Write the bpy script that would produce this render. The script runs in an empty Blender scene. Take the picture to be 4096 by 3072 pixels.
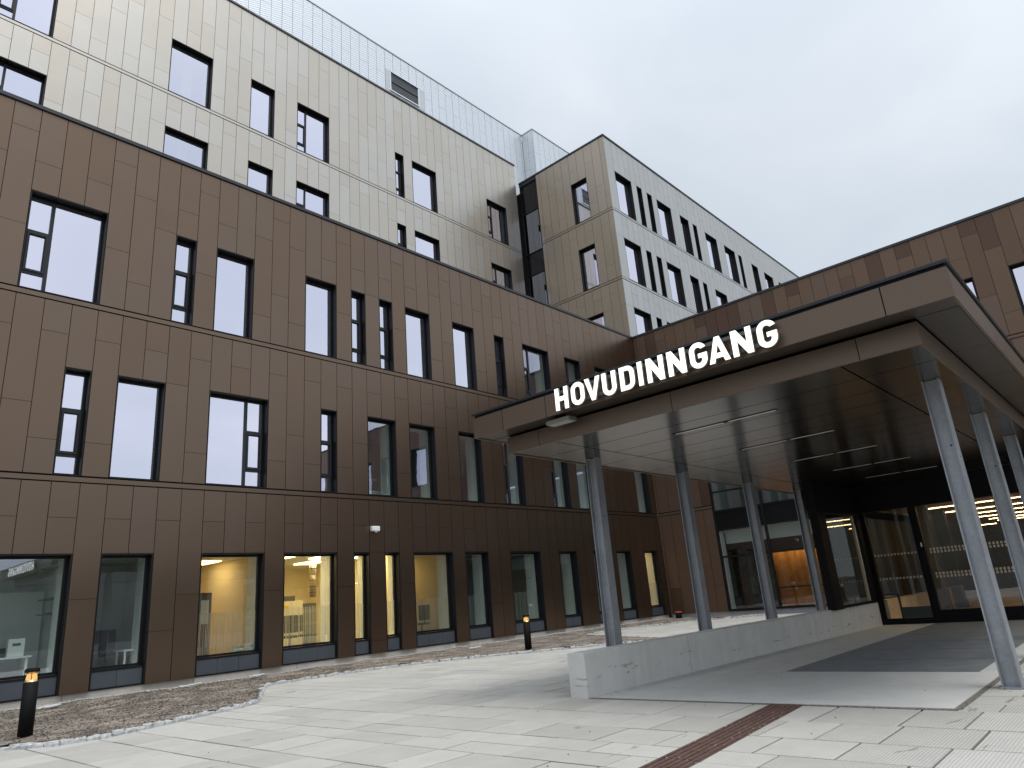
import bpy, bmesh, math, random
from mathutils import Matrix, Vector
import mathutils.noise as mn
S = bpy.context.scene
COL = S.collection
rnd = random.Random(7)

# ------------------------------------------------------------------ camera
cam_d = bpy.data.cameras.new("camera"); cam = bpy.data.objects.new("camera", cam_d); COL.objects.link(cam)
R = [[0.6765361549, -0.7321758524, -0.0788501888], [0.1681382849, 0.2578254607, -0.9514491836], [0.7169577032, 0.6304320368, 0.2975350379]]
m = Matrix.Identity(4)
for i in range(3):
    m[i][0] = R[0][i]; m[i][1] = -R[1][i]; m[i][2] = -R[2][i]
m[0][3], m[1][3], m[2][3] = 0.0, 0.0, 1.4
cam.matrix_world = m
cam_d.sensor_width = 36.0; cam_d.lens = 2791.626 / 4096 * 36.0
cam_d.clip_start = 0.05; cam_d.clip_end = 2000
S.camera = cam
S.render.resolution_x, S.render.resolution_y = 1024, 768

# ------------------------------------------------------------------ light and exposure
S.view_settings.view_transform = 'Standard'; S.view_settings.look = 'None'
S.view_settings.gamma = 1; S.view_settings.exposure = 0.22
SUN_EL, SUN_AZ = math.radians(67), math.radians(185)     # azimuth from +Y towards +X
sd = bpy.data.lights.new("sun", 'SUN'); sd.energy = 1.3; sd.angle = math.radians(28); sd.color = (1.0, 0.97, 0.92)
sun = bpy.data.objects.new("sun", sd); COL.objects.link(sun)
sv = Vector((math.sin(SUN_AZ) * math.cos(SUN_EL), math.cos(SUN_AZ) * math.cos(SUN_EL), math.sin(SUN_EL)))
sun.rotation_euler = sv.to_track_quat('Z', 'Y').to_euler(); sun.location = (0, -20, 40)
W = bpy.data.worlds.new("World"); S.world = W; W.use_nodes = True
def nn(nt, t, **k):
    n = nt.nodes.new(t)
    for a, v in k.items(): setattr(n, a, v)
    return n
def lk(nt, a, b): nt.links.new(a, b)
def math_n(nt, op, a, b=None, c=None, clamp=False):
    n = nn(nt, 'ShaderNodeMath', operation=op, use_clamp=clamp)
    for i, v in enumerate((a, b, c)):
        if v is None: continue
        if isinstance(v, (int, float)): n.inputs[i].default_value = v
        else: lk(nt, v, n.inputs[i])
    return n.outputs[0]
def ramp(nt, fac, stops):
    r = nn(nt, 'ShaderNodeValToRGB'); e = r.color_ramp.elements
    while len(e) > 1: e.remove(e[-1])
    for i, (p, c) in enumerate(stops):
        q = e[0] if i == 0 else e.new(p)
        q.position = p; q.color = (*c, 1)
    lk(nt, fac, r.inputs[0]); return r.outputs[0]
def mixc(nt, fac, a, b, mode='MIX'):
    n = nn(nt, 'ShaderNodeMix', data_type='RGBA', blend_type=mode)
    for s, v in ((n.inputs[0], fac), (n.inputs[6], a), (n.inputs[7], b)):
        if isinstance(v, (int, float)): s.default_value = v
        elif isinstance(v, tuple): s.default_value = (*v, 1)
        else: lk(nt, v, s)
    return n.outputs[2]
nt = W.node_tree; nt.nodes.clear()
sky = nn(nt, 'ShaderNodeTexSky', sky_type='NISHITA', sun_disc=False, sun_elevation=SUN_EL, sun_rotation=SUN_AZ, air_density=1.5, dust_density=4.0)
tc = nn(nt, 'ShaderNodeTexCoord'); sep = nn(nt, 'ShaderNodeSeparateXYZ'); lk(nt, tc.outputs['Generated'], sep.inputs[0])
zz = math_n(nt, 'MAXIMUM', sep.outputs[2], 0.0)
zd = math_n(nt, 'ADD', zz, 0.35)
cmb = nn(nt, 'ShaderNodeCombineXYZ')
lk(nt, math_n(nt, 'DIVIDE', sep.outputs[0], zd), cmb.inputs[0]); lk(nt, math_n(nt, 'DIVIDE', sep.outputs[1], zd), cmb.inputs[1])
n1 = nn(nt, 'ShaderNodeTexNoise'); n1.inputs['Scale'].default_value = 1.7; n1.inputs['Detail'].default_value = 5; n1.inputs['Roughness'].default_value = 0.5; n1.inputs['Distortion'].default_value = 0.5
lk(nt, cmb.outputs[0], n1.inputs['Vector'])
cl = ramp(nt, n1.outputs['Fac'], [(0.28, (5.4, 6.1, 6.95)), (0.48, (6.1, 6.72, 7.45)), (0.70, (7.1, 7.6, 8.2))])
zen = math_n(nt, 'MULTIPLY_ADD', math_n(nt, 'POWER', zz, 6.0), 1.7, 0.95)
cl = mixc(nt, 1.0, cl, (1, 1, 1), 'MULTIPLY')
zen = math_n(nt, 'MULTIPLY', zen, math_n(nt, 'MULTIPLY_ADD', sep.outputs[1], -.15, 1.04))
vm = nn(nt, 'ShaderNodeVectorMath', operation='SCALE'); lk(nt, cl, vm.inputs[0]); lk(nt, zen, vm.inputs['Scale'])
bgc = mixc(nt, 0.94, sky.outputs[0], vm.outputs[0])
bg = nn(nt, 'ShaderNodeBackground'); lk(nt, bgc, bg.inputs[0]); bg.inputs[1].default_value = 0.1
wo = nn(nt, 'ShaderNodeOutputWorld'); lk(nt, bg.outputs[0], wo.inputs[0])

# ------------------------------------------------------------------ materials
def newmat(name):
    M = bpy.data.materials.new(name); M.use_nodes = True
    t = M.node_tree; return M, t, t.nodes['Principled BSDF']
def plain(name, c, rough=0.6, metal=0.0, var=0.0, scale=6.0, bump=0.0, bscale=60.0, spec=0.5):
    M, t, b = newmat(name)
    b.inputs['Base Color'].default_value = (*c, 1); b.inputs['Roughness'].default_value = rough; b.inputs['Metallic'].default_value = metal
    b.inputs['Specular IOR Level'].default_value = spec
    if var or bump:
        g = nn(t, 'ShaderNodeNewGeometry')
    if var:
        n = nn(t, 'ShaderNodeTexNoise'); n.inputs['Scale'].default_value = scale; n.inputs['Detail'].default_value = 6
        lk(t, g.outputs['Position'], n.inputs['Vector'])
        lk(t, ramp(t, n.outputs['Fac'], [(0.3, tuple(x * (1 - var) for x in c)), (0.7, tuple(min(1, x * (1 + var)) for x in c))]), b.inputs['Base Color'])
    if bump:
        n = nn(t, 'ShaderNodeTexNoise'); n.inputs['Scale'].default_value = bscale; n.inputs['Detail'].default_value = 4
        lk(t, g.outputs['Position'], n.inputs['Vector'])
        bp = nn(t, 'ShaderNodeBump'); bp.inputs['Strength'].default_value = bump; bp.inputs['Distance'].default_value = 0.01
        lk(t, n.outputs['Fac'], bp.inputs['Height']); lk(t, bp.outputs[0], b.inputs['Normal'])
    return M
def panel(name, stops, metal, rough, var=0.05):
    M, t, b = newmat(name)
    g = nn(t, 'ShaderNodeNewGeometry')
    c = ramp(t, g.outputs['Random Per Island'], stops)
    n = nn(t, 'ShaderNodeTexNoise'); n.inputs['Scale'].default_value = 1.3; n.inputs['Detail'].default_value = 7; n.inputs['Roughness'].default_value = 0.65
    lk(t, g.outputs['Position'], n.inputs['Vector'])
    f = ramp(t, n.outputs['Fac'], [(0.25, (1 - var,) * 3), (0.75, (1.0,) * 3)])
    lk(t, mixc(t, 1.0, c, f, 'MULTIPLY'), b.inputs['Base Color'])
    b.inputs['Metallic'].default_value = metal
    lk(t, math_n(t, 'MULTIPLY_ADD', n.outputs['Fac'], 0.04, rough - 0.02), b.inputs['Roughness'])
    n2 = nn(t, 'ShaderNodeTexNoise'); n2.inputs['Scale'].default_value = 1.1; n2.inputs['Detail'].default_value = 1
    lk(t, g.outputs['Position'], n2.inputs['Vector'])
    bp = nn(t, 'ShaderNodeBump'); bp.inputs['Strength'].default_value = 0.12; bp.inputs['Distance'].default_value = 0.01
    lk(t, n2.outputs['Fac'], bp.inputs['Height']); lk(t, bp.outputs[0], b.inputs['Normal'])
    return M
def glass(name, base, tint, gloss, wave=0.02):
    M, t, b = newmat(name); t.nodes.remove(b)
    out = t.nodes['Material Output']
    tr = nn(t, 'ShaderNodeBsdfTransparent'); tr.inputs[0].default_value = (*tint, 1)
    gl = nn(t, 'ShaderNodeBsdfGlossy'); gl.inputs[0].default_value = (*gloss, 1); gl.inputs['Roughness'].default_value = 0.0
    g = nn(t, 'ShaderNodeNewGeometry')
    n = nn(t, 'ShaderNodeTexNoise'); n.inputs['Scale'].default_value = 1.2; n.inputs['Detail'].default_value = 2
    lk(t, g.outputs['Position'], n.inputs['Vector'])
    bp = nn(t, 'ShaderNodeBump'); bp.inputs['Strength'].default_value = wave; bp.inputs['Distance'].default_value = 0.05
    lk(t, n.outputs['Fac'], bp.inputs['Height']); lk(t, bp.outputs[0], gl.inputs['Normal'])
    dt = nn(t, 'ShaderNodeVectorMath', operation='DOT_PRODUCT'); lk(t, g.outputs['Normal'], dt.inputs[0]); lk(t, g.outputs['Incoming'], dt.inputs[1])
    k = math_n(t, 'POWER', math_n(t, 'SUBTRACT', 1.0, math_n(t, 'ABSOLUTE', dt.outputs['Value'])), 5.0)
    f = math_n(t, 'MULTIPLY_ADD', k, .96 - base, base + .04, clamp=True)
    mx = nn(t, 'ShaderNodeMixShader'); lk(t, f, mx.inputs[0]); lk(t, tr.outputs[0], mx.inputs[1]); lk(t, gl.outputs[0], mx.inputs[2])
    lk(t, mx.outputs[0], out.inputs[0]); return M
def emit(name, c, s):
    M, t, b = newmat(name); t.nodes.remove(b)
    e = nn(t, 'ShaderNodeEmission'); e.inputs[0].default_value = (*c, 1); e.inputs[1].default_value = s
    lk(t, e.outputs[0], t.nodes['Material Output'].inputs[0]); return M

M_BROWN = panel('brown_metal', [(0.0, (.184, .128, .091)), (0.5, (.189, .134, .098)), (1.0, (.191, .139, .105))], 0.93, 0.315)
M_WING = panel('brown_metal_mixed', [(0.0, (.118, .070, .049)), (0.3, (.126, .074, .051)), (0.34, (.168, .108, .072)), (0.7, (.175, .112, .075)), (1.0, (.172, .118, .090))], 0.6, 0.45)
M_BEIGE = panel('beige_metal', [(0.0, (.555, .502, .43)), (0.45, (.563, .512, .443)), (0.5, (.572, .530, .470)), (0.75, (.577, .543, .488)), (1.0, (.56, .507, .435))], 0.85, 0.34)
M_GREY = panel('champagne_grey_metal', [(0.0, (.465, .455, .43)), (0.5, (.475, .47, .445)), (1.0, (.495, .49, .47))], 0.85, 0.34)
M_DARKGAP = plain('dark_gap', (.012, .011, .010), 0.9)
M_FRAME = plain('charcoal_frame', (.009, .0095, .011), 0.45, spec=.25)
M_FRAME2 = plain('graphite_frame', (.026, .028, .032), 0.45, spec=.3)
M_SPAND = plain('slate_spandrel', (.075, .088, .105), 0.5, 0.2, var=0.08, scale=2)
M_CAP = plain('graphite_cap', (.055, .055, .06), 0.4, 0.6)
M_CAPL = plain('aluminium_cap', (.45, .46, .48), 0.4, 0.8)
M_PLINTH = plain('plinth_concrete', (.50, .47, .42), 0.85, var=0.12, scale=3, bump=0.2)
M_ROOF = plain('roofing_felt', (.05, .05, .05), 0.9)
M_GLASS = glass('window_glass', 0.78, (.84, .93, .88), (.90, .885, 1.0))
M_GLASSM = glass('beige_facade_glass', 0.68, (.86, .94, .90), (.90, .89, 1.0))
M_GLASSI = glass('clearer_window_glass', 0.36, (.84, .93, .88), (.86, .86, 1.0))
M_GLASSE = glass('entrance_glass', 0.10, (.66, .72, .70), (.9, .92, .95))
M_GLASSG = glass('ground_floor_glass', 0.22, (.84, .92, .87), (.86, .885, 1.0))
M_WHITE = plain('white_paint', (.82, .84, .82), 0.6)
M_ROOM = plain('office_paint', (.40, .43, .41), 0.8)
M_ROOMFL = plain('office_floor', (.16, .15, .14), 0.6)
M_WOOD = plain('oak_veneer', (.50, .26, .09), 0.45, var=0.25, scale=3)
M_BLACK = plain('black_paint', (.0045, .0045, .005), 0.55, spec=.2)
M_BLACKPL = plain('black_plastic', (.007, .007, .0075), 0.65, spec=.15)
M_STEEL_N = None

def bx(v, f, x0, x1, y0, y1, z0, z1):
    n = len(v)
    v += [(x0, y0, z0), (x1, y0, z0), (x1, y1, z0), (x0, y1, z0), (x0, y0, z1), (x1, y0, z1), (x1, y1, z1), (x0, y1, z1)]
    f += [(n, n + 3, n + 2, n + 1), (n + 4, n + 5, n + 6, n + 7), (n, n + 1, n + 5, n + 4), (n + 1, n + 2, n + 6, n + 5), (n + 2, n + 3, n + 7, n + 6), (n + 3, n, n + 4, n + 7)]
class MB:
    def __init__(s): s.v = []; s.f = []; s.m = []; s.mats = []; s.sm = []
    def mi(s, mat):
        if mat not in s.mats: s.mats.append(mat)
        return s.mats.index(mat)
    def _fill(s, mat, smooth=False):
        k = s.mi(mat); d = len(s.f) - len(s.m); s.m += [k] * d; s.sm += [smooth] * d
    def box(s, x0, x1, y0, y1, z0, z1, mat):
        if x0 > x1: x0, x1 = x1, x0
        if y0 > y1: y0, y1 = y1, y0
        if z0 > z1: z0, z1 = z1, z0
        bx(s.v, s.f, x0, x1, y0, y1, z0, z1); s._fill(mat); return s
    def poly(s, pts, mat):
        n = len(s.v); s.v += [tuple(p) for p in pts]; s.f.append(tuple(range(n, n + len(pts)))); s._fill(mat); return s
    def prism(s, pts, z0, z1, mat):
        n = len(s.v); k = len(pts)
        s.v += [(p[0], p[1], z0) for p in pts] + [(p[0], p[1], z1) for p in pts]
        s.f.append(tuple(range(n + k - 1, n - 1, -1))); s.f.append(tuple(range(n + k, n + 2 * k)))
        for i in range(k):
            j = (i + 1) % k; s.f.append((n + i, n + j, n + k + j, n + k + i))
        s._fill(mat); return s
    def cyl(s, a, b, r0, r1, mat, seg=20, cap=True):
        a, b = Vector(a), Vector(b); d = (b - a).normalized(); q = d.to_track_quat('Z', 'Y')
        n = len(s.v)
        for c, r in ((a, r0), (b, r1)):
            for i in range(seg):
                t = 2 * math.pi * i / seg; s.v.append(tuple(c + q @ Vector((r * math.cos(t), r * math.sin(t), 0))))
        for i in range(seg):
            j = (i + 1) % seg; s.f.append((n + i, n + j, n + seg + j, n + seg + i))
        s._fill(mat, True)
        if cap:
            s.f.append(tuple(range(n + seg - 1, n - 1, -1))); s.f.append(tuple(range(n + seg, n + 2 * seg))); s._fill(mat)
        return s
    def build(s, name, parent=None, bevel=0.0):
        me = bpy.data.meshes.new(name); me.from_pydata(s.v, [], s.f)
        for mt in s.mats: me.materials.append(mt)
        me.polygons.foreach_set('material_index', s.m); me.polygons.foreach_set('use_smooth', s.sm)
        me.update()
        o = bpy.data.objects.new(name, me); COL.objects.link(o)
        if parent is not None: o.parent = parent
        if bevel:
            b = o.modifiers.new('bevel', 'BEVEL'); b.width = bevel; b.segments = 2; b.limit_method = 'ANGLE'
        return o
def thing(name, label, cat, loc=(0, 0, 0), group=None):
    o = bpy.data.objects.new(name, None); COL.objects.link(o); o.empty_display_size = 0.3
    o['label'] = label; o['category'] = cat
    if group: o['group'] = group
    return o
def tag(o, label, cat, group=None):
    o['label'] = label; o['category'] = cat
    if group: o['group'] = group
    return o
def struct(o, label=None, kind='structure'):
    o['kind'] = kind
    if label: o['label'] = label
    return o

# facade frames: (u, z, d) -> box in world; d grows into the building
class FY:                                   # a wall that faces -Y
    def __init__(s, y): s.y = y
    def box(s, mb, u0, u1, d0, d1, z0, z1, mat): mb.box(u0, u1, s.y + d0, s.y + d1, z0, z1, mat)
    def pt(s, u, z, d): return (u, s.y + d, z)
class FX:                                   # a wall that faces -X
    def __init__(s, x): s.x = x
    def box(s, mb, u0, u1, d0, d1, z0, z1, mat): mb.box(s.x + d0, s.x + d1, u0, u1, z0, z1, mat)
    def pt(s, u, z, d): return (s.x + d, u, z)

GAP = 0.0075
def subtract(a, b, holes):
    segs = [(a, b)]
    for h0, h1 in holes:
        o = []
        for s0, s1 in segs:
            if h1 <= s0 + 1e-4 or h0 >= s1 - 1e-4: o.append((s0, s1)); continue
            if h0 > s0 + 1e-4: o.append((s0, h0))
            if h1 < s1 - 1e-4: o.append((h1, s1))
        segs = o
    return segs
def cladding(F, parent, cols, bands, wins, rule, mat, name='wall', mb=None):
    """cols: list of (index, u0, u1); bands: (z0, z1, band id); wins: openings (u0, u1, z0, z1)."""
    mine = mb is None
    mb = mb or MB()
    for k, u0, u1 in cols:
        uc = (u0 + u1) / 2
        holes = [(w[2], w[3]) for w in wins if w[0] < uc < w[1]]
        for z0, z1, bid in bands:
            js = sorted(rule(k, bid))
            for s0, s1 in subtract(z0, z1, holes):
                F.box(mb, u0, u1, 0.036, 0.05, s0, s1, M_DARKGAP)
                cuts = [s0] + [j for j in js if s0 + 0.12 < j < s1 - 0.12] + [s1]
                for a, b in zip(cuts, cuts[1:]):
                    t = rnd.uniform(0, 0.0025)
                    F.box(mb, u0 + GAP, u1 - GAP, t, 0.035, a + GAP * .6, b - GAP * .6, mat)
    return mb.build(name, parent) if mine else None

def window(F, parent, u0, u1, z0, z1, typ, gmat=None, zs=None, inner=True, fmat=None, depth=0.22):
    """zs: sill height when a spandrel stands below the glass."""
    gmat = gmat or M_GLASS; fm = fmat or M_FRAME
    mb = MB(); g = 0.004
    a0, a1, b0, b1 = u0 + g, u1 - g, z0 + g, z1 - g
    T = 0.028
    F.box(mb, a0, a1, 0.004, depth + 0.09, b1 - T, b1, fm)
    F.box(mb, a0, a1, 0.004 if zs is None else 0.05, depth + 0.09, b0, b0 + T, fm)
    F.box(mb, a0, a0 + T, 0.006, depth + 0.088, b0 + T, b1 - T, fm)
    F.box(mb, a1 - T, a1, 0.006, depth + 0.088, b0 + T, b1 - T, fm)
    gz0 = b0 + T if zs is None else zs
    x0, x1, y1 = a0 + T, a1 - T, b1 - T
    B = 0.055
    d0, d1 = depth, depth + 0.075
    F.box(mb, x0, x1, d0, d1, y1 - B, y1, fm); F.box(mb, x0, x1, d0, d1, gz0, gz0 + B, fm)
    F.box(mb, x0, x0 + B, d0, d1, gz0 + B, y1 - B, fm); F.box(mb, x1 - B, x1, d0, d1, gz0 + B, y1 - B, fm)
    x0 += B; x1 -= B; y0 = gz0 + B; y1 -= B
    panes = []
    def stack(p0, p1):
        t1, t2 = z0 + 0.53, z0 + 1.67; h = 0.035
        F.box(mb, p0, p1, d0 + .002, d1 - .002, t1 - h, t1 + h, M_FRAME2); F.box(mb, p0, p1, d0 + .002, d1 - .002, t2 - h, t2 + h, M_FRAME2)
        panes.append((p0, p1, y0, t1 - h)); panes.append((p0, p1, t2 + h, y1))
        return (p0, p1, t1 + h, t2 - h)
    sashes = []
    if typ == 'A': panes.append((x0, x1, y0, y1))
    elif typ == 'B': sashes.append(stack(x0, x1))
    else:
        sw = 0.50 if (u1 - u0) > 1.5 else 0.40
        mw = 0.04
        if typ == 'C':
            mx = x0 + sw; sashes.append(stack(x0, mx - mw)); panes.append((mx + mw, x1, y0, y1))
        else:
            mx = x1 - sw; sashes.append(stack(mx + mw, x1)); panes.append((x0, mx - mw, y0, y1))
        F.box(mb, mx - mw, mx + mw, d0 - .003, d1, y0, y1, M_FRAME2)
    w = mb.build('window', parent)
    if zs is not None:                      # slate panels under the ground floor glass
        sb = MB(); n = max(1, round((u1 - u0) / 0.6)); st = (a1 - a0 - 2 * T) / n
        for i in range(n):
            F.box(sb, a0 + T + i * st + .004, a0 + T + (i + 1) * st - .004, 0.095, 0.12, z0 + .035, zs - .05, M_SPAND)
        F.box(sb, a0 + T, a1 - T, 0.125, 0.2, z0 + .03, zs - .002, M_DARKGAP)
        sb.build('spandrel', w)
        sl = MB(); F.box(sl, a0 + T, a1 - T, 0.085, depth - .002, zs - .045, zs - .004, fm); sl.build('sill', w)
    for p0, p1, q0, q1 in sashes:
        sb = MB(); h = 0.05; e = d0 - 0.02; f = d0 + 0.05
        F.box(sb, p0 + .004, p1 - .004, e, f, q1 - h, q1 - .004, M_FRAME2); F.box(sb, p0 + .004, p1 - .004, e, f, q0 + .004, q0 + h, M_FRAME2)
        F.box(sb, p0 + .004, p0 + h, e, f, q0 + h, q1 - h, M_FRAME2); F.box(sb, p1 - h, p1 - .004, e, f, q0 + h, q1 - h, M_FRAME2)
        k = h + .018
        sb2 = MB(); 
        F.box(sb, p0 + h, p1 - h, e + .025, f - .005, q1 - k, q1 - h, fm); F.box(sb, p0 + h, p1 - h, e + .025, f - .005, q0 + h, q0 + k, fm)
        F.box(sb, p0 + h, p0 + k, e + .025, f - .005, q0 + k, q1 - k, fm); F.box(sb, p1 - k, p1 - h, e + .025, f - .005, q0 + k, q1 - k, fm)
        sb.build('sash', w)
        panes.append((p0 + k, p1 - k, q0 + k, q1 - k))
    for p0, p1, q0, q1 in panes:
        j = [rnd.uniform(-.0025, .0025) for _ in range(3)]
        pm = MB(); D = d0 + 0.035
        pm.poly([F.pt(p0, q0, D), F.pt(p1, q0, D + j[0]), F.pt(p1, q1, D + j[0] + j[1]), F.pt(p0, q1, D + j[1])], gmat)
        pm.build('pane', w)
    if inner:                               # pale plastered reveal behind the frame
        ib = MB(); i0, i1 = depth + .092, depth + (.62 if u1 - u0 > .9 else .36)
        F.box(ib, a0, a0 + .055, i0, i1, gz0, b1, M_WHITE); F.box(ib, a1 - .055, a1, i0, i1, gz0, b1, M_WHITE)
        F.box(ib, a0 + .055, a1 - .055, i0, i1, b1 - .04, b1, M_WHITE); F.box(ib, a0 + .055, a1 - .055, i0, i1, gz0, gz0 + .03, M_WHITE)
        ib.build('reveal', w)
    return w

def rooms(F, parent, us, z0, z1, depth, wallm=None, start=0.33, floorm=None):
    wm = wallm or M_ROOM; fl = floorm or M_ROOMFL; mb = MB()
    a, b = us[0], us[-1]
    F.box(mb, a, b, start, depth, z0 - .05, z0, fl); F.box(mb, a, b, start, depth, z1, z1 + .05, M_WHITE)
    F.box(mb, a, b, depth, depth + .05, z0 - .05, z1 + .05, wm)
    for u in us: F.box(mb, u - .04, u + .04, start, depth, z0 + .001, z1 - .001, wm)
    return mb.build('interior', parent)
def sill_band(F, mb, u0, u1, z, mat):
    F.box(mb, u0, u1, 0.045, 0.055, z - .165, z + .012, M_DARKGAP)
    F.box(mb, u0, u1, -0.012, 0.04, z - .140, z - .028, mat)
    
# ================================================================== brown building along the left
YB, XW = 18.75, 31.65
FB = FY(YB)
brown = thing('brown_building', 'long dark brown metal panel building with lit ground floor offices', 'building')
G_ROW = [(-3.6, -1.8, 'A'), (0.0, 1.8, 'A'), (3.0, 5.4, 'A'), (6.0, 7.2, 'A'), (8.4, 10.2, 'A'), (10.8, 12.6, 'A'), (13.2, 13.8, 'A'), (14.4, 15.0, 'A'), (15.6, 17.4, 'A'), (18.0, 19.2, 'A'), (20.4, 22.2, 'A'), (23.4, 24.6, 'A'), (25.8, 26.4, 'A'), (27.6, 28.8, 'A'), (30.0, 31.2, 'A')]
V_ROW = [(-4.2, -2.4, 'C'), (0.6, 1.8, 'A'), (4.8, 5.4, 'B'), (6.0, 7.2, 'A'), (8.4, 10.2, 'D'), (12.0, 12.6, 'B'), (13.8, 15.0, 'A'), (15.6, 16.8, 'A'), (18.0, 19.2, 'A'), (20.4, 21.6, 'C'), (23.4, 24.6, 'C'), (25.2, 26.4, 'A'), (30.0, 31.2, 'A')]
T_ROW = [(-3.6, -2.4, 'A'), (0.0, 0.6, 'B'), (3.6, 5.4, 'C'), (7.2, 7.8, 'B'), (8.4, 9.6, 'A'), (11.4, 12.6, 'A'), (13.2, 13.8, 'B'), (14.4, 15.0, 'B'), (15.6, 16.8, 'A'), (18.0, 19.2, 'A'), (20.4, 21.0, 'B'), (22.2, 24.0, 'C'), (25.2, 26.4, 'C'), (27.6, 28.8, 'A')]
brown_w = [(a, b, .23, 3.28) for a, b, t in G_ROW] + [(a, b, 5.10, 7.78) for a, b, t in V_ROW] + [(a, b, 9.60, 12.30) for a, b, t in T_ROW]
def rule_brown(k, bid):
    if bid == 1: return [4.11, 1.41] if k % 2 == 0 else ([2.25] if k % 4 == 1 else [3.28, .6])
    o = 5.10 if bid == 2 else 9.60
    q = k % 4
    if bid == 2: return {0: [7.79], 2: [6.79], 1: [8.63, 5.94], 3: [8.63, 5.94]}[q]
    return {0: [13.15, 10.46], 2: [13.15, 10.46], 1: [14.0, 11.3], 3: [12.32]}[q]
cols_b = [(k, .6 * k, .6 * k + .6) for k in range(-15, 52)] + [(52, 31.2, 31.64)]
cladding(FB, brown, cols_b, [(.23, 4.935, 1), (5.112, 9.435, 2), (9.612, 14.68, 3)], brown_w, rule_brown, M_BROWN)
mb = MB(); sill_band(FB, mb, -9, 31.64, 5.10, M_BROWN); sill_band(FB, mb, -9, 31.64, 9.60, M_BROWN); mb.build('sill_band', brown)
mb = MB(); FB.box(mb, -9.02, 32.15, -.045, .5, 14.685, 14.79, M_CAP); FB.box(mb, -9.02, 31.66, .01, .05, 14.64, 14.684, M_DARKGAP); mb.build('parapet_cap', brown)
mb = MB()
us = [-9 + 2.9 * i for i in range(15)]
for a, b in zip(us, us[1:]): FB.box(mb, a + .006, min(b, 31.64) - .006, .075, .4, -.1, .226, M_PLINTH)
FB.box(mb, -9, 31.6, .09, .4, -.1, .2, M_DARKGAP); mb.build('plinth', brown)
mb = MB(); mb.box(-9, 31.6, YB + .5, 25.7, 14.2, 14.3, M_ROOF); mb.box(-9.05, -9.0, YB + .05, 25.7, 0, 14.6, M_BROWN); mb.build('roof', brown)
for a, b, t in G_ROW: window(FB, brown, a, b, .23, 3.28, t, M_GLASSG, zs=.67)
for a, b, t in V_ROW: window(FB, brown, a, b, 5.10, 7.78, t, M_GLASS if a < 12.5 else M_GLASSI)
for a, b, t in T_ROW: window(FB, brown, a, b, 9.60, 12.30, t, M_GLASS if a < 21 else M_GLASSI)
mb = MB(); mb.box(31.60, 31.80, YB + .055, YB + .09, -.1, 14.6, M_DARKGAP); mb.build('corner_strip', brown)
M_ROOMW = plain('cream_office_paint', (.78, .68, .47), 0.8)
rooms(FB, brown, [-9, -1, 2.4, 5.7, 7.9], .45, 3.3, 3.6, plain('pale_green_office_paint', (.80, .86, .80), .8))
rooms(FB, brown, [8.0, 10.5], .45, 3.3, 5.0, M_ROOMW, floorm=M_ROOMW)
rooms(FB, brown, [29.5, 31.5], .45, 3.3, 4.0, M_ROOMW, floorm=M_ROOMW)
rooms(FB, brown, [10.6, 15.3], .45, 3.3, 6.0, M_ROOMW)
rooms(FB, brown, [15.4, 17.7], .45, 3.3, 4.5, M_ROOMW)
rooms(FB, brown, [17.8, 19.8, 23.0, 25.0, 27.0, 29.4], .45, 3.3, 4.5)
rooms(FB, brown, [-9, -1, 3, 7.8, 11, 13.2, 17.4, 22.5, 27, 31.5], 4.98, 8.1, 4.2)
rooms(FB, brown, [-9, -1, 6.3, 10.5, 17.4, 21.6, 26.7, 31.5], 9.48, 12.6, 4.2)

# ================================================================== brown wing on the right, facing the camera
FW = FX(XW)
wing = thing('brown_wing', 'brown building wing with mixed brown panels behind the canopy', 'building')
W_T = [(3.0, 3.6, 'B'), (0.0, 1.8, 'A'), (-3.6, -2.4, 'A'), (-6.6, -4.8, 'C'), (-9.0, -8.4, 'B'), (-12.0, -10.2, 'A'), (-15.6, -14.4, 'A')]
W_V = [(4.2, 6.0, 'A'), (0.6, 1.8, 'A'), (-3.0, -1.2, 'C'), (-6.0, -5.4, 'B'), (-9.6, -7.8, 'A'), (-13.2, -12.0, 'A'), (-16.2, -15.0, 'A')]
CW = (8.4, 15.7, .2, 8.2); LOB = (-4.2, 7.2, .2, 4.94)
wing_w = [(a, b, 9.60, 12.30) for a, b, t in W_T] + [(a, b, 5.10, 7.78) for a, b, t in W_V] + [CW, LOB]
def rule_wing(k, bid):
    if bid == 1: return [4.11, 1.41] if k % 2 == 0 else [2.25]
    q = k % 4
    if bid == 2: return {0: [7.79], 2: [6.79], 1: [8.63, 5.94], 3: [8.63, 5.94]}[q]
    return {0: [14.03, 11.33], 2: [12.32], 1: [13.19, 10.49], 3: [13.19, 10.49]}[q]
cols_w = [(k, .6 * k, .6 * k + .6) for k in range(-30, 31)] + [(31, 18.6, 18.74)]
cols_top = list(cols_w)
cols_w = [(k, a, b) if not (a < 15.7 < b) else (k, 15.7, b) for k, a, b in cols_w]
wmb = MB()
cladding(FW, wing, [c for c in cols_w if c[1] >= 15.69 or c[1] < 8.39], [(.23, 4.935, 1), (5.112, 9.435, 2)], wing_w, rule_wing, M_WING, mb=wmb)
cladding(FW, wing, [(k, a, min(b, 15.7)) for k, a, b in cols_top if 8.39 <= a < 15.69], [(8.2, 9.435, 2)], [], rule_wing, M_WING, mb=wmb)
cladding(FW, wing, cols_top, [(9.612, 14.68, 3)], wing_w, rule_wing, M_WING, mb=wmb); wmb.build('wall', wing)
mb = MB(); sill_band(FW, mb, -18, 8.4, 5.10, M_WING); sill_band(FW, mb, 15.7, 18.73, 5.10, M_WING); sill_band(FW, mb, -18, 18.73, 9.60, M_WING); mb.build('sill_band', wing)
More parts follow.
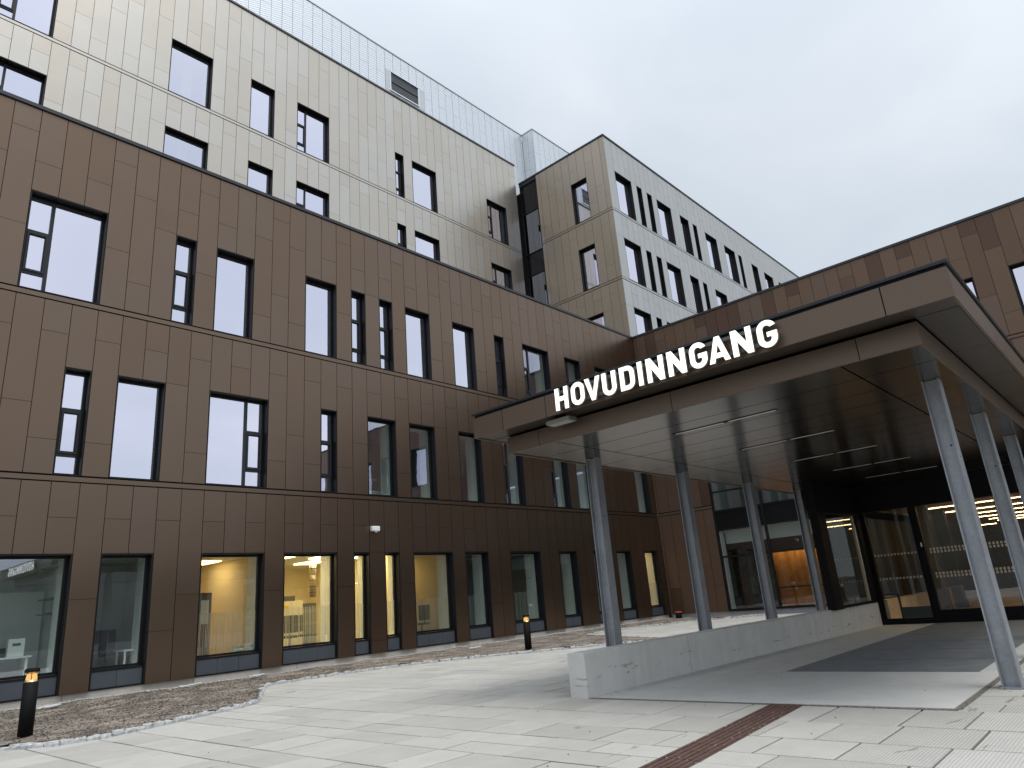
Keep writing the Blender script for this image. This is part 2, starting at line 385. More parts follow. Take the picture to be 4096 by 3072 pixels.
mb = MB(); FW.box(mb, -18.02, 18.70, -.045, .5, 14.685, 14.79, M_CAP); FW.box(mb, -18, 18.7, .01, .05, 14.64, 14.684, M_DARKGAP); mb.build('parapet_cap', wing)
M_PPL = plain('pale_plinth', (.46, .47, .50), .8, var=.1)
mb = MB(); FW.box(mb, 7.2, 18.7, .075, .4, -.1, .226, M_PPL); mb.build('plinth', wing)
mb = MB(); mb.box(XW + .5, 46, -18, 18.7, 14.2, 14.3, M_ROOF); mb.box(XW + .05, 46, -18.05, -18, 0, 14.6, M_WING); mb.build('roof', wing)
for a, b, t in W_T: window(FW, wing, a, b, 9.60, 12.30, t)
for a, b, t in W_V: window(FW, wing, a, b, 5.10, 7.78, t)
rooms(FW, wing, [-18, -10, -4.2, 2.4, 8.2], 4.98, 8.1, 4.2)
rooms(FW, wing, [-18, -10, -4.2, 2.4, 8.2, 18.4], 9.48, 12.6, 4.2)
# curtain wall of the wing beside the entrance
cw = MB(); y0, y1, z0, z1 = CW
for z in (.2, 2.60, 3.84, 4.74, 5.64, 8.12): FW.box(cw, y0, y1, .02, .12, z, z + .08 if z != .2 else .30, M_FRAME)
for y in (15.6, 13.2, 10.8, 8.4): FW.box(cw, y, y + .10, .0, .13, .2, 8.2, M_FRAME)
FW.box(cw, 10.9, 13.2, .03, .11, 1.05, 1.11, M_FRAME)
FW.box(cw, y0, 15.6, .06, .10, 3.92, 4.74, M_BLACK)
cwo = cw.build('curtain_wall', wing)
for a, b in ((8.5, 10.8), (10.9, 13.2), (13.3, 15.6)):
    for q0, q1 in ((.30, 2.60), (2.68, 3.84), (4.82, 5.64), (5.72, 8.12)):
        pm = MB(); pm.poly([FW.pt(a, q0, .07), FW.pt(b, q0, .07 + rnd.uniform(-.003, .003)), FW.pt(b, q1, .07), FW.pt(a, q1, .07)], M_GLASSE); pm.build('pane', cwo)
rooms(FW, wing, [8.3, 15.65], 4.78, 8.0, 4.0)
mb = MB()
FW.box(mb, 8.3, 18.5, .15, 9.0, .14, .19, plain('warm_floor', (.40, .27, .14), .35)); FW.box(mb, 8.3, 18.5, .15, 9, 3.85, 3.9, M_WHITE)
FW.box(mb, 8.3, 18.5, 5.0, 5.06, .2, 2.95, M_WOOD); FW.box(mb, 14.15, 18.5, 2.2, 2.26, .2, 3.84, plain('dark_curtain_wall', (.10, .07, .05), .7, var=.4, scale=4))
FW.box(mb, 8.3, 18.5, 4.4, 4.5, 2.75, 3.84, plain('brown_bulkhead', (.16, .10, .06), .7)); FW.box(mb, 18.5, 18.54, .15, 9, .2, 3.84, M_WHITE); FW.box(mb, 15.56, 15.64, .14, .50, .3, 3.84, M_WHITE); FW.box(mb, 8.25, 8.3, .15, 9, .2, 3.84, M_WOOD)
FW.box(mb, 13.352, 15.6, .7, .74, 3.25, 3.84, M_WHITE); FW.box(mb, 8.3, 13.35, .7, .74, 3.25, 3.84, M_WHITE)
mb.build('interior', wing)
M_WARM = emit('warm_lamp', (1.0, .62, .25), 24.0)
mb = MB(); FW.box(mb, 12.4, 15.4, 4.55, 4.75, 3.60, 3.64, M_WARM); mb.build('ceiling_light', wing)

# ================================================================== beige building set back above
YE = 25.77; FE = FY(YE)
beige = thing('beige_building', 'tall pale beige panelled building block set back above the brown one', 'building')
bo = .13
def bu(k): return bo + .6 * k
E_T = [(-4, -2, 'A'), (5, 8, 'C'), (15, 18, 'A'), (21, 23, 'A'), (25, 28, 'C'), (35, 36, 'B'), (37, 40, 'A'), (47, 50, 'C')]
E_T = [(bu(a), bu(b), t) for a, b, t in E_T]
E_L = E_T
beige_w = [(a, b, 22.91, 25.63) for a, b, t in E_T] + [(a, b, 18.45, 21.18) for a, b, t in E_L]
def rule_beige(k, bid):
    q = k % 4
    if bid == 1: return {0: [20.18, 17.4], 2: [21.21, 18.5], 1: [22.05, 19.35, 16.6], 3: [22.05, 19.35, 16.6]}[q]
    return {0: [23.75, 26.49, 29.25], 2: [23.75, 26.49], 1: [24.6, 27.35], 3: [25.63, 28.39]}[q]
cols_e = [(k, bu(k), bu(k + 1)) for k in range(-16, 52)]
cladding(FE, beige, cols_e, [(14.4, 22.735, 1), (22.915, 29.35, 2)], beige_w, rule_beige, M_BEIGE)
mb = MB(); sill_band(FE, mb, bu(-16), bu(52), 22.90, M_BEIGE); mb.build('sill_band', beige)
mb = MB(); FE.box(mb, bu(-16), bu(52) + .03, -.05, .45, 29.352, 29.45, plain('bronze_cap', (.12, .115, .105), .45, .5)); mb.build('parapet_cap', beige)
mb = MB(); mb.box(bu(-16), bu(52) - .004, YE + .45, 45, 28.7, 28.8, M_ROOF); mb.box(bu(52) - .002, bu(52) + .03, YE + .051, 26.3, 27.6, 29.35, M_BEIGE); mb.box(bu(-16) - .05, bu(-16), YE + .05, 45, 0, 29.3, M_BEIGE); mb.build('roof', beige)
for a, b, t in E_T: window(FE, beige, a, b, 22.91, 25.63, t, M_GLASSM if 9 < a < 10 else M_GLASS)
for a, b, t in E_L: window(FE, beige, a, b, 18.45, 21.18, t, M_GLASSM if 9 < a < 10 else M_GLASS)
rooms(FE, beige, [-9, -1, 7, 12, 19.5, 26, 31.2], 18.33, 21.6, 4.0)
rooms(FE, beige, [-9, -1, 7, 12, 19.5, 26, 31.2], 22.8, 26.0, 4.0)

# ================================================================== champagne grey corner building
corner = thing('grey_corner_building', 'champagne grey metal corner building with a dark glazed strip', 'building')
YG = 18.85; FG = FY(YG); FN = FX(XW)
g0 = 32.45; gp = .6035
def gu(k): return g0 + gp * k
GX = [(0, 3, 'A'), (4, 5, 'B'), (6, 7, 'B'), (8, 11, 'A'), (13, 15, 'A'), (16, 17, 'B'), (19, 22, 'A'), (24, 27, 'A'), (28, 29, 'B'), (32, 34, 'A'), (36, 39, 'A'), (41, 42, 'B'), (44, 47, 'A'), (50, 52, 'A')]
GX = [(gu(a), gu(b), t) for a, b, t in GX]
gz = [(23.08, 25.88), (18.60, 21.33), (14.1, 16.87)]
grey_w = [(a, b, z0, z1) for a, b, t in GX for z0, z1 in gz]
def rule_grey(k, bid):
    e = k % 2 == 0
    if bid == 3: return [26.68, 23.95] if e else ([24.83, 27.5] if k % 4 == 1 else [25.9])
    o = 4.5 * (2 - bid)
    return [22.22 - o, 19.5 - o] if e else ([20.4 - o] if k % 4 == 1 else [21.35 - o])
cols_g = [(-1, 31.66, gu(0))] + [(k, gu(k), gu(k + 1)) for k in range(0, 56)]
GB = [(14.3, 18.41, 1), (18.59, 22.89, 2), (23.07, 28.0, 3)]
cladding(FG, corner, cols_g, GB, grey_w, rule_grey, M_GREY)
NW = [(20.2, 21.4, 'A')]
cols_n = [(k, .6 * k - .0, .6 * k + .6) for k in range(32, 40)]
cols_n = [(31, 18.86, 19.2)] + cols_n + [(40, 24.0, 24.28)]
def rule_n(k, bid):
    q = k % 4; e = q in (1, 3)
    if bid == 3: return [26.75, 23.95] if e else ([24.83] if q == 0 else [25.89])
    o = 4.5 * (2 - bid)
    return [21.35 - o] if e else [22.2 - o, 19.5 - o]
cols_n = [(k, a + (.0), b) for k, a, b in cols_n]
ncols = []
for k, a, b in cols_n: ncols.append((k, a, b))
M_BRONZE = panel('bronze_grey_metal', [(0.0, (.41, .345, .275)), (0.5, (.42, .355, .285)), (1.0, (.44, .37, .30))], 0.85, 0.34)
nwin = [(20.4, 21.6, z0, z1) for z0, z1 in gz]
cladding(FN, corner, ncols, GB, nwin, rule_n, M_BRONZE)
mb = MB()
for z in (23.06, 18.58):
    sill_band(FG, mb, 31.64, gu(56), z, M_GREY); sill_band(FN, mb, 18.86, 24.28, z, M_BRONZE)
mb.build('sill_band', corner)
mb = MB(); FG.box(mb, 31.60, gu(56), -.045, .45, 28.0, 28.1, M_CAP); FN.box(mb, 19.3, 25.76, -.045, .45, 28.0, 28.1, M_CAP); mb.build('parapet_cap', corner)
mb = MB(); mb.box(XW + .45, gu(56), YG + .45, 45, 27.6, 27.7, M_ROOF); mb.box(gu(56), gu(56) + .05, YG, 45, 0, 28, M_GREY); mb.build('roof', corner)
for a, b, t in GX:
    for z0, z1 in gz: window(FG, corner, a, b, z0, z1, t, inner=False)
for z0, z1 in gz: window(FN, corner, 20.4, 21.6, z0, z1, 'A')
for z in (13.98, 18.48, 22.96):
    rooms(FG, corner, [32.0 + 6 * i for i in range(6)], z, z + 3.3, 3.5)
gs = MB()                                   # dark glazed strip between the beige and the grey walls
for u in (24.30, 25.68): FN.box(gs, u, u + .07, .02, .14, 14.3, 27.72, M_FRAME)
for z in (14.3, 16.6, 18.15, 21.12, 22.66, 25.6, 27.72): FN.box(gs, 24.37, 25.68, .03, .13, z, z + .06, M_FRAME)
FN.box(gs, 24.28, 25.76, .0, .2, 27.78, 27.99, M_CAP)
FN.box(gs, 24.28, 24.30, .0, .2, 14.3, 27.78, M_FRAME)
gso = gs.build('glazed_strip', corner)
M_DGLASS = glass('dark_strip_glass', .30, (.10, .11, .13), (.6, .62, .72))
M_BGLASS = plain('black_spandrel_glass', (.012, .009, .012), .12, spec=.3)
for q0, q1, gm in ((14.36, 16.6, M_DGLASS), (16.66, 18.15, M_BGLASS), (18.21, 21.12, M_DGLASS), (21.18, 22.66, M_BGLASS), (22.72, 25.6, M_DGLASS), (25.66, 27.72, M_BGLASS)):
    pm = MB(); pm.poly([FN.pt(24.37, q0, .08), FN.pt(25.68, q0, .08), FN.pt(25.68, q1, .08), FN.pt(24.37, q1, .08)], gm); pm.build('pane', gso)
mb = MB(); FN.box(mb, 24.28, 25.76, .6, .65, 14.3, 27.9, M_BLACK); mb.build('interior', corner)

# ================================================================== perforated rooftop enclosure
def perf_mat():
    M, t, b = newmat('perforated_white_metal')
    g = nn(t, 'ShaderNodeNewGeometry'); s = nn(t, 'ShaderNodeSeparateXYZ'); lk(t, g.outputs['Position'], s.inputs[0])
    P = 0.088
    h = math_n(t, 'ADD', s.outputs[0], math_n(t, 'MULTIPLY', s.outputs[1], 1.0))
    u = math_n(t, 'ADD', h, s.outputs[2]); w = math_n(t, 'SUBTRACT', h, s.outputs[2])
    fu = math_n(t, 'SUBTRACT', math_n(t, 'FRACT', math_n(t, 'DIVIDE', u, P * 1.414)), .5)
    fw = math_n(t, 'SUBTRACT', math_n(t, 'FRACT', math_n(t, 'DIVIDE', w, P * 1.414)), .5)
    r = math_n(t, 'SQRT', math_n(t, 'ADD', math_n(t, 'MULTIPLY', fu, fu), math_n(t, 'MULTIPLY', fw, fw)))
    hole = math_n(t, 'LESS_THAN', r, 0.25)
    lk(t, mixc(t, hole, (.84, .87, .90), (.20, .215, .24)), b.inputs['Base Color'])
    b.inputs['Roughness'].default_value = .4; b.inputs['Metallic'].default_value = .65
    return M
M_PERF = perf_mat(); M_LIGHTM = plain('white_corrugated', (.86, .88, .90), .4, .6)
YS = 26.5; FS = FY(YS)
encl = thing('rooftop_enclosure', 'white perforated metal plant enclosure on the roof', 'rooftop enclosure')
cols_s = [(k, .2 + .6 * k, .8 + .6 * k) for k in range(-16, 55)] + [(55, 33.2, 33.39)]
LV = (21.58, 23.65, 30.46, 31.74)
def rule_s(k, bid): return [30.2, 32.6] if k % 2 else [31.4, 29.0]
GAP = 0.009
M_SGAP = M_DARKGAP; M_DARKGAP = plain('grey_joint', (.07, .075, .08), .9)
cladding(FS, encl, cols_s, [(27.7, 33.19, 1)], [(21.2, 24.2, 29.46, LV[3] + .08)], rule_s, M_PERF)
cladding(FX(33.4), encl, [(k, 25.52 + .5 * k, 26.02 + .5 * k - (.02 if k else 0)) for k in range(2)], [(27.7, 33.19, 1)], [], rule_s, M_PERF, 'side_wall')
cladding(FY(25.52), encl, [(k, 33.4 + .6 * k, 34.0 + .6 * k) for k in range(0, 40)], [(27.7, 33.19, 1)], [], rule_s, M_PERF, 'front_wall')
M_DARKGAP = M_SGAP; GAP = 0.0075
mb = MB(); FS.box(mb, -9.4, 33.36, -.03, .3, 33.195, 33.26, M_CAPL); mb.box(33.37, 33.7, 25.49, 26.52, 33.195, 33.26, M_CAPL); mb.box(33.71, 57.4, 25.49, 25.8, 33.195, 33.26, M_CAPL); mb.build('cap', encl)
mb = MB(); mb.box(-9.4, 33.3, YS + .3, 44, 33.0, 33.1, M_ROOF); mb.box(33.7, 57.4, 25.9, 44, 33.0, 33.1, M_ROOF); mb.build('roof', encl)
lv = MB()
for q in (0, 1):
    FS.box(lv, LV[0] - .06 if q == 0 else LV[1], LV[0] if q == 0 else LV[1] + .06, -.06, .1, LV[2], LV[3], M_LIGHTM)
FS.box(lv, LV[0] - .06, LV[1] + .06, -.08, .1, LV[3], LV[3] + .06, M_LIGHTM); FS.box(lv, LV[0] - .06, LV[1] + .06, -.08, .1, LV[2] - .06, LV[2], M_LIGHTM)
M_LOUV = plain('grey_louvre', (.17, .18, .19), .5, .3)
n = 26
for i in range(n):
    z = LV[2] + (LV[3] - LV[2]) * i / n
    FS.box(lv, LV[0], LV[1], .0 if i % 13 else -.05, .05, z + .004, z + (LV[3] - LV[2]) / n * .62, M_LOUV)
FS.box(lv, LV[0], LV[1], .06, .09, LV[2], LV[3], M_BLACK)
lv.build('louvre', encl)
mb = MB()
for k in range(8):
    FS.box(mb, 21.22 + .04 * k, 21.242 + .04 * k, -.02, .05, 30.40, LV[3] + .06, M_LIGHTM); FS.box(mb, 23.74 + .055 * k, 23.772 + .055 * k, -.02, .05, 30.40, LV[3] + .06, M_LIGHTM)
for k in range(75):
    FS.box(mb, 21.2 + .04 * k, 21.222 + .04 * k, -.02, .05, 29.46, 30.38, M_LIGHTM)
FS.box(mb, 21.2, LV[0] - .062, .051, .07, 29.46, LV[3] + .07, M_LIGHTM); FS.box(mb, LV[1] + .062, 24.2, .051, .07, 29.46, LV[3] + .07, M_LIGHTM); FS.box(mb, LV[0] - .06, LV[1] + .06, .051, .07, 29.46, 30.38, M_LIGHTM)
mb.build('corrugated_panel', encl)

# ================================================================== entrance canopy
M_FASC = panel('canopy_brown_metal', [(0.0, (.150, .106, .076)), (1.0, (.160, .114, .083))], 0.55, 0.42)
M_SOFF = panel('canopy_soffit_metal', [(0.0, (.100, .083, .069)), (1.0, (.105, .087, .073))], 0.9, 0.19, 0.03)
can = thing('entrance_canopy', 'dark brown metal entrance canopy with glossy plank soffit', 'canopy')
X1 = XW - .01
mb = MB()
ys = [.95, 1.60, 4.0, 6.4, 7.30, 7.96]
for a, b in zip(ys, ys[1:]): mb.box(8.0, 8.03, a + (.006 if a > 1 else 0), b - (.006 if b < 7.9 else 0), 4.02, 4.355, M_FASC)
for i in range(10):
    a = 8.04 + 2.4 * i; b = min(a + 2.39, X1)
    if a < X1: mb.box(a, b, .95, .98, 4.02, 4.355, M_FASC); mb.box(a, b, 7.93, 7.96, 4.02, 4.355, M_FASC)
mb.build('upper_fascia', can)
mb = MB()
ys = [1.41, 2.06, 4.52, 6.93, 7.60]
for a, b in zip(ys, ys[1:]): mb.box(8.42, 8.45, a + (.005 if a > 1.5 else 0), b - (.005 if b < 7.5 else 0), 3.73, 4.0, M_FASC)
for i in range(10):
    a = 8.46 + 2.4 * i; b = min(a + 2.39, X1)
    if a < X1: mb.box(a, b, 1.41, 1.44, 3.73, 4.0, M_FASC); mb.box(a, b, 7.57, 7.60, 3.73, 4.0, M_FASC)
mb.build('lower_fascia', can)
mb = MB()                                   # underside of the upper step
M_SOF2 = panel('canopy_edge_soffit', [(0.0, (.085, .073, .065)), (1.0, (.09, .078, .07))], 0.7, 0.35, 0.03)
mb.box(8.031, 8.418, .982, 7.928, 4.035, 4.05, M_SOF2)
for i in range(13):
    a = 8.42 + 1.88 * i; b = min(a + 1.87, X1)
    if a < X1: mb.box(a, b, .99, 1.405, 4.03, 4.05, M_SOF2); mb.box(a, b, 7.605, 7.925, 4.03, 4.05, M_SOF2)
mb.build('step_soffit', can)
mb = MB()
xs = [8.46, 9.30] + [10.12 + .808 * i for i in range(27)]
LX = [9.86, 12.27, 14.68, 17.12, 19.52]
for a, b in zip(xs, xs[1:]):
    b2 = min(b, X1)
    if a >= X1: break
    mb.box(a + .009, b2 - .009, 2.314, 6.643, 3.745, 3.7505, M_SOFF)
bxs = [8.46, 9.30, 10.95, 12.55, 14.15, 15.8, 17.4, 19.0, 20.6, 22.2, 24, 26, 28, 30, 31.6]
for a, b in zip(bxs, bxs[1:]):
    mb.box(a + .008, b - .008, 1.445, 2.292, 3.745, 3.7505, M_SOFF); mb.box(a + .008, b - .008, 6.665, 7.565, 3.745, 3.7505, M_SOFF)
mb.box(8.46, X1, 1.445, 7.565, 3.752, 3.78, plain('soffit_joint', (.002, .002, .002), 1.0, spec=0))
mb.build('soffit', can)
M_LED = plain('light_diffuser', (.75, .75, .72), .4)
M_LEDE = plain('led_diffuser', (.86, .86, .84), .35)
for x in LX:
    f = MB(); f.box(x - .045, x + .045, 3.64, 5.34, 3.738, 3.7445, M_BLACK); o = f.build('ceiling_light', can)
    d = MB(); d.box(x - .02, x + .02, 3.66, 4.40, 3.735, 3.7375, M_LEDE); d.box(x - .02, x + .02, 4.48, 5.30, 3.735, 3.7375, M_LEDE); d.build('diffuser', o)
mb = MB()
M_FLASH = plain('anthracite_flashing', (.035, .038, .045), .35, .5)
mb.box(7.985, X1, .93, 7.98, 4.395, 4.415, M_FLASH); mb.box(8.02, X1, .97, 7.94, 4.356, 4.394, M_BLACK)
mb.box(7.982, 8.3, .925, 7.985, 4.4155, 4.43, M_CAP)
mb.box(8.3, X1, .925, 7.985, 4.4155, 4.425, M_ROOF)
mb.build('flashing', can)

# sign letters, each a lit face on a clear acrylic body
M_FACE = emit('lit_letter_face', (1.0, 1.0, .93), 1.6)
M_ACR = plain('smoky_acrylic', (.30, .30, .24), .25)
def arc(cx, cy, rx, ry, a0, a1, n=10):
    return [(cx + rx * math.cos(math.radians(a0 + (a1 - a0) * i / n)), cy + ry * math.sin(math.radians(a0 + (a1 - a0) * i / n))) for i in range(n + 1)]
sw = .215
def letter(c):
    if c == 'H':
        w = .72; return w, [[(0, 0), (sw, 0), (sw, .40), (w - sw, .40), (w - sw, 0), (w, 0), (w, 1), (w - sw, 1), (w - sw, .60), (sw, .60), (sw, 1), (0, 1)]]
    if c == 'I': return sw, [[(0, 0), (sw, 0), (sw, 1), (0, 1)]]
    if c == 'N':
        w = .78; return w, [[(0, 0), (sw, 0), (sw, .56), (w - sw - .005, 0), (w, 0), (w, 1), (w - sw, 1), (w - sw, .44), (sw + .005, 1), (0, 1)]]
    if c == 'V':
        w = .80; return w, [[(w / 2 - .10, 0), (w / 2 + .10, 0), (w, 1), (w - .215, 1), (w / 2, .33), (.215, 1), (0, 1)]]
    if c == 'A':
        w = .84; return w, [[(0, 0), (.215, 0), (.265, .17), (w - .265, .17), (w - .215, 0), (w, 0), (w / 2 + .10, 1), (w / 2 - .10, 1)], [(.325, .36), (w / 2, .68), (w - .325, .36)]]
    if c == 'U':
        w = .70; r = w / 2
        return w, [[(0, 1)] + arc(r, .33, r, .335, 180, 360, 16) + [(w, 1), (w - sw, 1)] + arc(r, .33, r - sw, .15, 360, 180, 12) + [(sw, 1)]]
    if c == 'O':
        w = .72; r = w / 2
        return w, [arc(r, .335, r, .34, 180, 360, 14) + arc(r, .665, r, .34, 0, 180, 14), arc(r, .335, r - sw, .15, 180, 360, 12) + arc(r, .665, r - sw, .15, 0, 180, 12)]
    if c == 'D':
        w = .71; q = w - .33
        return w, [[(0, 0), (q, 0)] + arc(q, .33, .33, .33, -90, 0, 8) + arc(q, .67, .33, .33, 0, 90, 8) + [(0, 1)], [(sw, .185), (q, .185)] + arc(q, .33, .33 - sw, .145, -90, 0, 6) + arc(q, .67, .33 - sw, .145, 0, 90, 6) + [(sw, .815)]]
    if c == 'G':
        w = .72; r = w / 2
        return w, [arc(r, .665, r, .34, 20, 180, 14) + arc(r, .335, r, .34, 180, 360, 14) + [(w, .555), (r - .01, .555), (r - .01, .38), (w - sw, .38), (w - sw, .335)] + arc(r, .335, r - sw, .15, 360, 180, 12)[1:] + arc(r, .665, r - sw, .15, 180, 28, 12)]
sign = thing('entrance_sign', 'white illuminated letters reading HOVUDINNGANG along the canopy front', 'sign')
LH = .335; LZ = 4.028
def letter_obj(c, ycen, parent):
    w, loops = letter(c)
    cu = bpy.data.curves.new('letter_' + c.lower(), 'CURVE'); cu.dimensions = '2D'; cu.fill_mode = 'BOTH'; cu.extrude = .016 / LH
    for lp in loops:
        sp = cu.splines.new('POLY'); sp.points.add(len(lp) - 1); sp.use_cyclic_u = True
        for p, (a, b) in zip(sp.points, lp): p.co = (a, b, 0, 1)
    tmp = bpy.data.objects.new('tmp', cu); COL.objects.link(tmp)
    me = bpy.data.meshes.new_from_object(tmp.evaluated_get(bpy.context.evaluated_depsgraph_get()))
    bpy.data.objects.remove(tmp); bpy.data.curves.remove(cu)
    me.materials.clear(); me.materials.append(M_ACR); me.materials.append(M_FACE)
    for v in me.vertices:
        a, b, d = v.co
        v.co = (7.905 - d * LH, ycen + (w / 2 - a) * LH, LZ + b * LH)
    for p in me.polygons: p.material_index = 0
    bm = bmesh.new(); bm.from_mesh(me)
    bmesh.ops.recalc_face_normals(bm, faces=bm.faces[:])
    for f in bm.faces:
        f.material_index = 1 if (abs(f.normal.x) > .8 and f.calc_center_median().x < 7.905) else 0
    bm.to_mesh(me); bm.free()
    o = bpy.data.objects.new('letter', me); COL.objects.link(o); o.parent = parent; return o
for c, y in zip('HOVUDINNGANG', (5.993, 5.694, 5.425, 5.14, 4.841, 4.629, 4.397, 4.075, 3.762, 3.485, 3.172, 2.854)): letter_obj(c, y, sign)
M_RAIL = plain('grey_rail', (.13, .13, .125), .5, .3)
for z in (4.085, 4.29):
    r = MB(); r.box(7.935, 7.96, 2.78, 6.12, z, z + .045, M_RAIL)
    for y in (2.9, 3.7, 4.5, 5.3, 6.05): r.box(7.96, 7.999, y, y + .04, z + .005, z + .04, M_RAIL)
    r.build('rail', sign)
fl = MB(); fl.box(8.10, 8.30, 6.06, 6.50, 3.925, 3.985, plain('grey_lamp_housing', (.22, .21, .19), .5, .3)); fl.box(8.17, 8.23, 6.2, 6.36, 3.985, 4.034, M_BLACKPL); fl.box(8.12, 8.28, 6.08, 6.48, 3.919, 3.9245, plain('frosted_cover', (.4, .4, .38), .4))
tag(fl.build('floodlight', None, .006), 'flat grey lamp box under the canopy edge below the letter H', 'lamp')

# ================================================================== steel columns
def steel_mat():
    M, t, b = newmat('galvanised_steel')
    g = nn(t, 'ShaderNodeNewGeometry')
    n = nn(t, 'ShaderNodeTexNoise'); n.inputs['Scale'].default_value = 22; n.inputs['Detail'].default_value = 8; n.inputs['Roughness'].default_value = .7
    n2 = nn(t, 'ShaderNodeTexNoise'); n2.inputs['Scale'].default_value = 3.2; n2.inputs['Detail'].default_value = 4
    v = nn(t, 'ShaderNodeTexVoronoi'); v.inputs['Scale'].default_value = 55
    for q in (n, n2, v): lk(t, g.outputs['Position'], q.inputs['Vector'])
    a = math_n(t, 'ADD', math_n(t, 'MULTIPLY', n.outputs['Fac'], .6), math_n(t, 'MULTIPLY', n2.outputs['Fac'], .4))
    c = ramp(t, a, [(.30, (.27, .285, .31)), (.5, (.345, .365, .395)), (.70, (.43, .455, .49))])
    c = mixc(t, .05, c, v.outputs['Color'], 'SOFT_LIGHT')
    lk(t, c, b.inputs['Base Color']); b.inputs['Metallic'].default_value = .55
    lk(t, math_n(t, 'MULTIPLY_ADD', n.outputs['Fac'], .25, .36), b.inputs['Roughness'])
    return M
M_STEEL = steel_mat()
def column_mesh():
    b = MB(); h = 3.735; hw, hd, tf, tw = .10, .10, .016, .011
    pts = [(-hd, -hw), (hd, -hw), (hd, -hw + tf), (tw + .012, -hw + tf), (tw, -hw + tf + .012), (tw, hw - tf - .012), (tw + .012, hw - tf), (hd, hw - tf), (hd, hw), (-hd, hw), (-hd, hw - tf), (-tw - .012, hw - tf), (-tw, hw - tf - .012), (-tw, -hw + tf + .012), (-tw - .012, -hw + tf), (-hd, -hw + tf)]
    b.prism(pts, 0, h, M_STEEL); return b
def column(x, y, label, first=[None]):
    r = thing('steel_column', label, 'column', group='galvanised steel columns of the canopy'); r.location = (x, y, 0)
    if first[0] is None:
        a = column_mesh().build('shaft', r)
        bp = MB(); bp.box(-.13, .13, -.13, .13, 0.004, .022, M_STEEL); bp = bp.build('base_plate', r)
        hb = MB(); hb.cyl((-.014, -.03, 2.86), (-.010, -.03, 2.86), .012, .012, M_BLACK, 12); hb.cyl((-.02, -.1025, 2.70), (-.02, -.0995, 2.70), .010, .010, M_BLACK, 12); hb = hb.build('bolt_hole', r)
        first[0] = [a, bp, hb]
    else:
        for s in first[0]:
            c = s.copy(); COL.objects.link(c); c.parent = r
for x, l in ((10.22, 'galvanised steel column at the free end of the low concrete wall'), (13.40, 'galvanised steel column behind the low wall with a black standpipe behind it'), (16.62, 'galvanised steel column in front of the orange wood lit window'), (19.84, 'galvanised steel column behind the low wall beside the black entrance pier')):
    column(x, 7.20, l)
for x, l in ((10.30, 'nearest tall galvanised column standing at the edge of the concrete apron'), (13.42, 'galvanised column second from the canopy front on the open paved side'), (16.55, 'galvanised column cut by the right picture edge beside the entrance')):
    column(x, 1.74, l)

# ================================================================== glazed entrance
ent = thing('glazed_entrance', 'black framed glass entrance doors under the canopy', 'entrance')
XD = 21.65; FD = FX(XD)
mb = MB()
mb.box(XD - .06, XD + .2, -4, 6.36, 3.03, 3.735, M_BLACK); mb.box(18.22, XD - .061, 6.24, 6.5, 3.0, 3.735, M_BLACK)
mb.box(XD - .05, 31.6, 6.501, 7.5, 3.2, 3.736, M_BLACK)
mb.build('header', ent)
mb = MB()
for y in (6.22, 4.82, 1.9, -1.1, -4.0): mb.box(XD - .06, XD + .12, y, y + .13, .0, 3.029, M_BLACK)
mb.box(XD - .05, XD + .1, 4.951, 6.219, .0, .10, M_BLACK)
for a, b in ((2.031, 4.819), (-.969, 1.899), (-3.869, -1.101)): mb.box(XD - .07, XD + .1, a, b, .0, .33, M_BLACK)
mb.build('door_frame', ent)
df = MB()
df.box(XD - .03, XD + .03, 4.955, 5.02, .105, 3.02, M_BLACK); df.box(XD - .03, XD + .03, 6.15, 6.215, .105, 3.02, M_BLACK); df.box(XD - .03, XD + .03, 5.021, 6.149, .105, .16, M_BLACK)
df.box(XD - .02, XD + .02, 5.021, 5.72, .165, .44, plain('dark_kick_plate', (.035, .045, .045), .4)); df.box(XD - .02, XD + .02, 5.721, 5.77, .161, .8, M_FRAME2); df.box(XD - .02, XD + .02, 5.771, 6.149, .76, .8, M_FRAME2)
dfo = df.build('door', ent)
pm = MB(); pm.poly([(XD, 6.149, .16), (XD, 5.021, .16), (XD, 5.021, 3.02), (XD, 6.149, 3.02)], M_GLASSE); pm.build('pane', dfo)
hd = MB(); hd.box(XD - .075, XD - .064, 4.86, 4.89, 1.95, 2.06, M_WHITE); hd.build('card_reader', ent)
for a, b in ((2.031, 4.819), (-.969, 1.899), (-3.869, -1.101)):
    pm = MB(); pm.poly([(XD, b, .33), (XD, a, .33), (XD, a, 3.03), (XD, b, 3.03)], M_GLASSE); o = pm.build('pane', ent)
    dm = MB(); M_DOT = plain('frosted_dots', (.62, .5, .36), .8) if 'frosted_dots' not in bpy.data.materials else bpy.data.materials['frosted_dots']
    for z in (1.76, 1.84, 1.13, 1.21):
        y = a + .1
        while y < b - .1:
            dm.box(XD - .006, XD - .003, y, y + .045, z, z + .06, M_DOT); y += .085
    dm.build('dot_marking', o)
for xa_, ya_, yb_ in ((22.2, 3.2, 6.0), (22.2, -1.5, 1.5)):  # added fill lamps, hidden behind the header, to brighten the lobby
    l = MB(); l.box(xa_, xa_ + .3, ya_, yb_, 3.27, 3.295, emit('added_lobby_fill', (1.0, .66, .32), 14.0)); l.build('ceiling_light', ent)
dm = MB()
for z in (1.80, 1.17):
    y = 5.06
    while y < 6.1: dm.box(XD - .006, XD - .003, y, y + .04, z, z + .05, bpy.data.materials['frosted_dots']); y += .085
dm.build('dot_marking', dfo)
pier = MB(); pier.box(18.22, 18.75, 6.25, 6.46, .60, 2.999, M_BLACK); pier.build('pier', ent)
sg = MB()
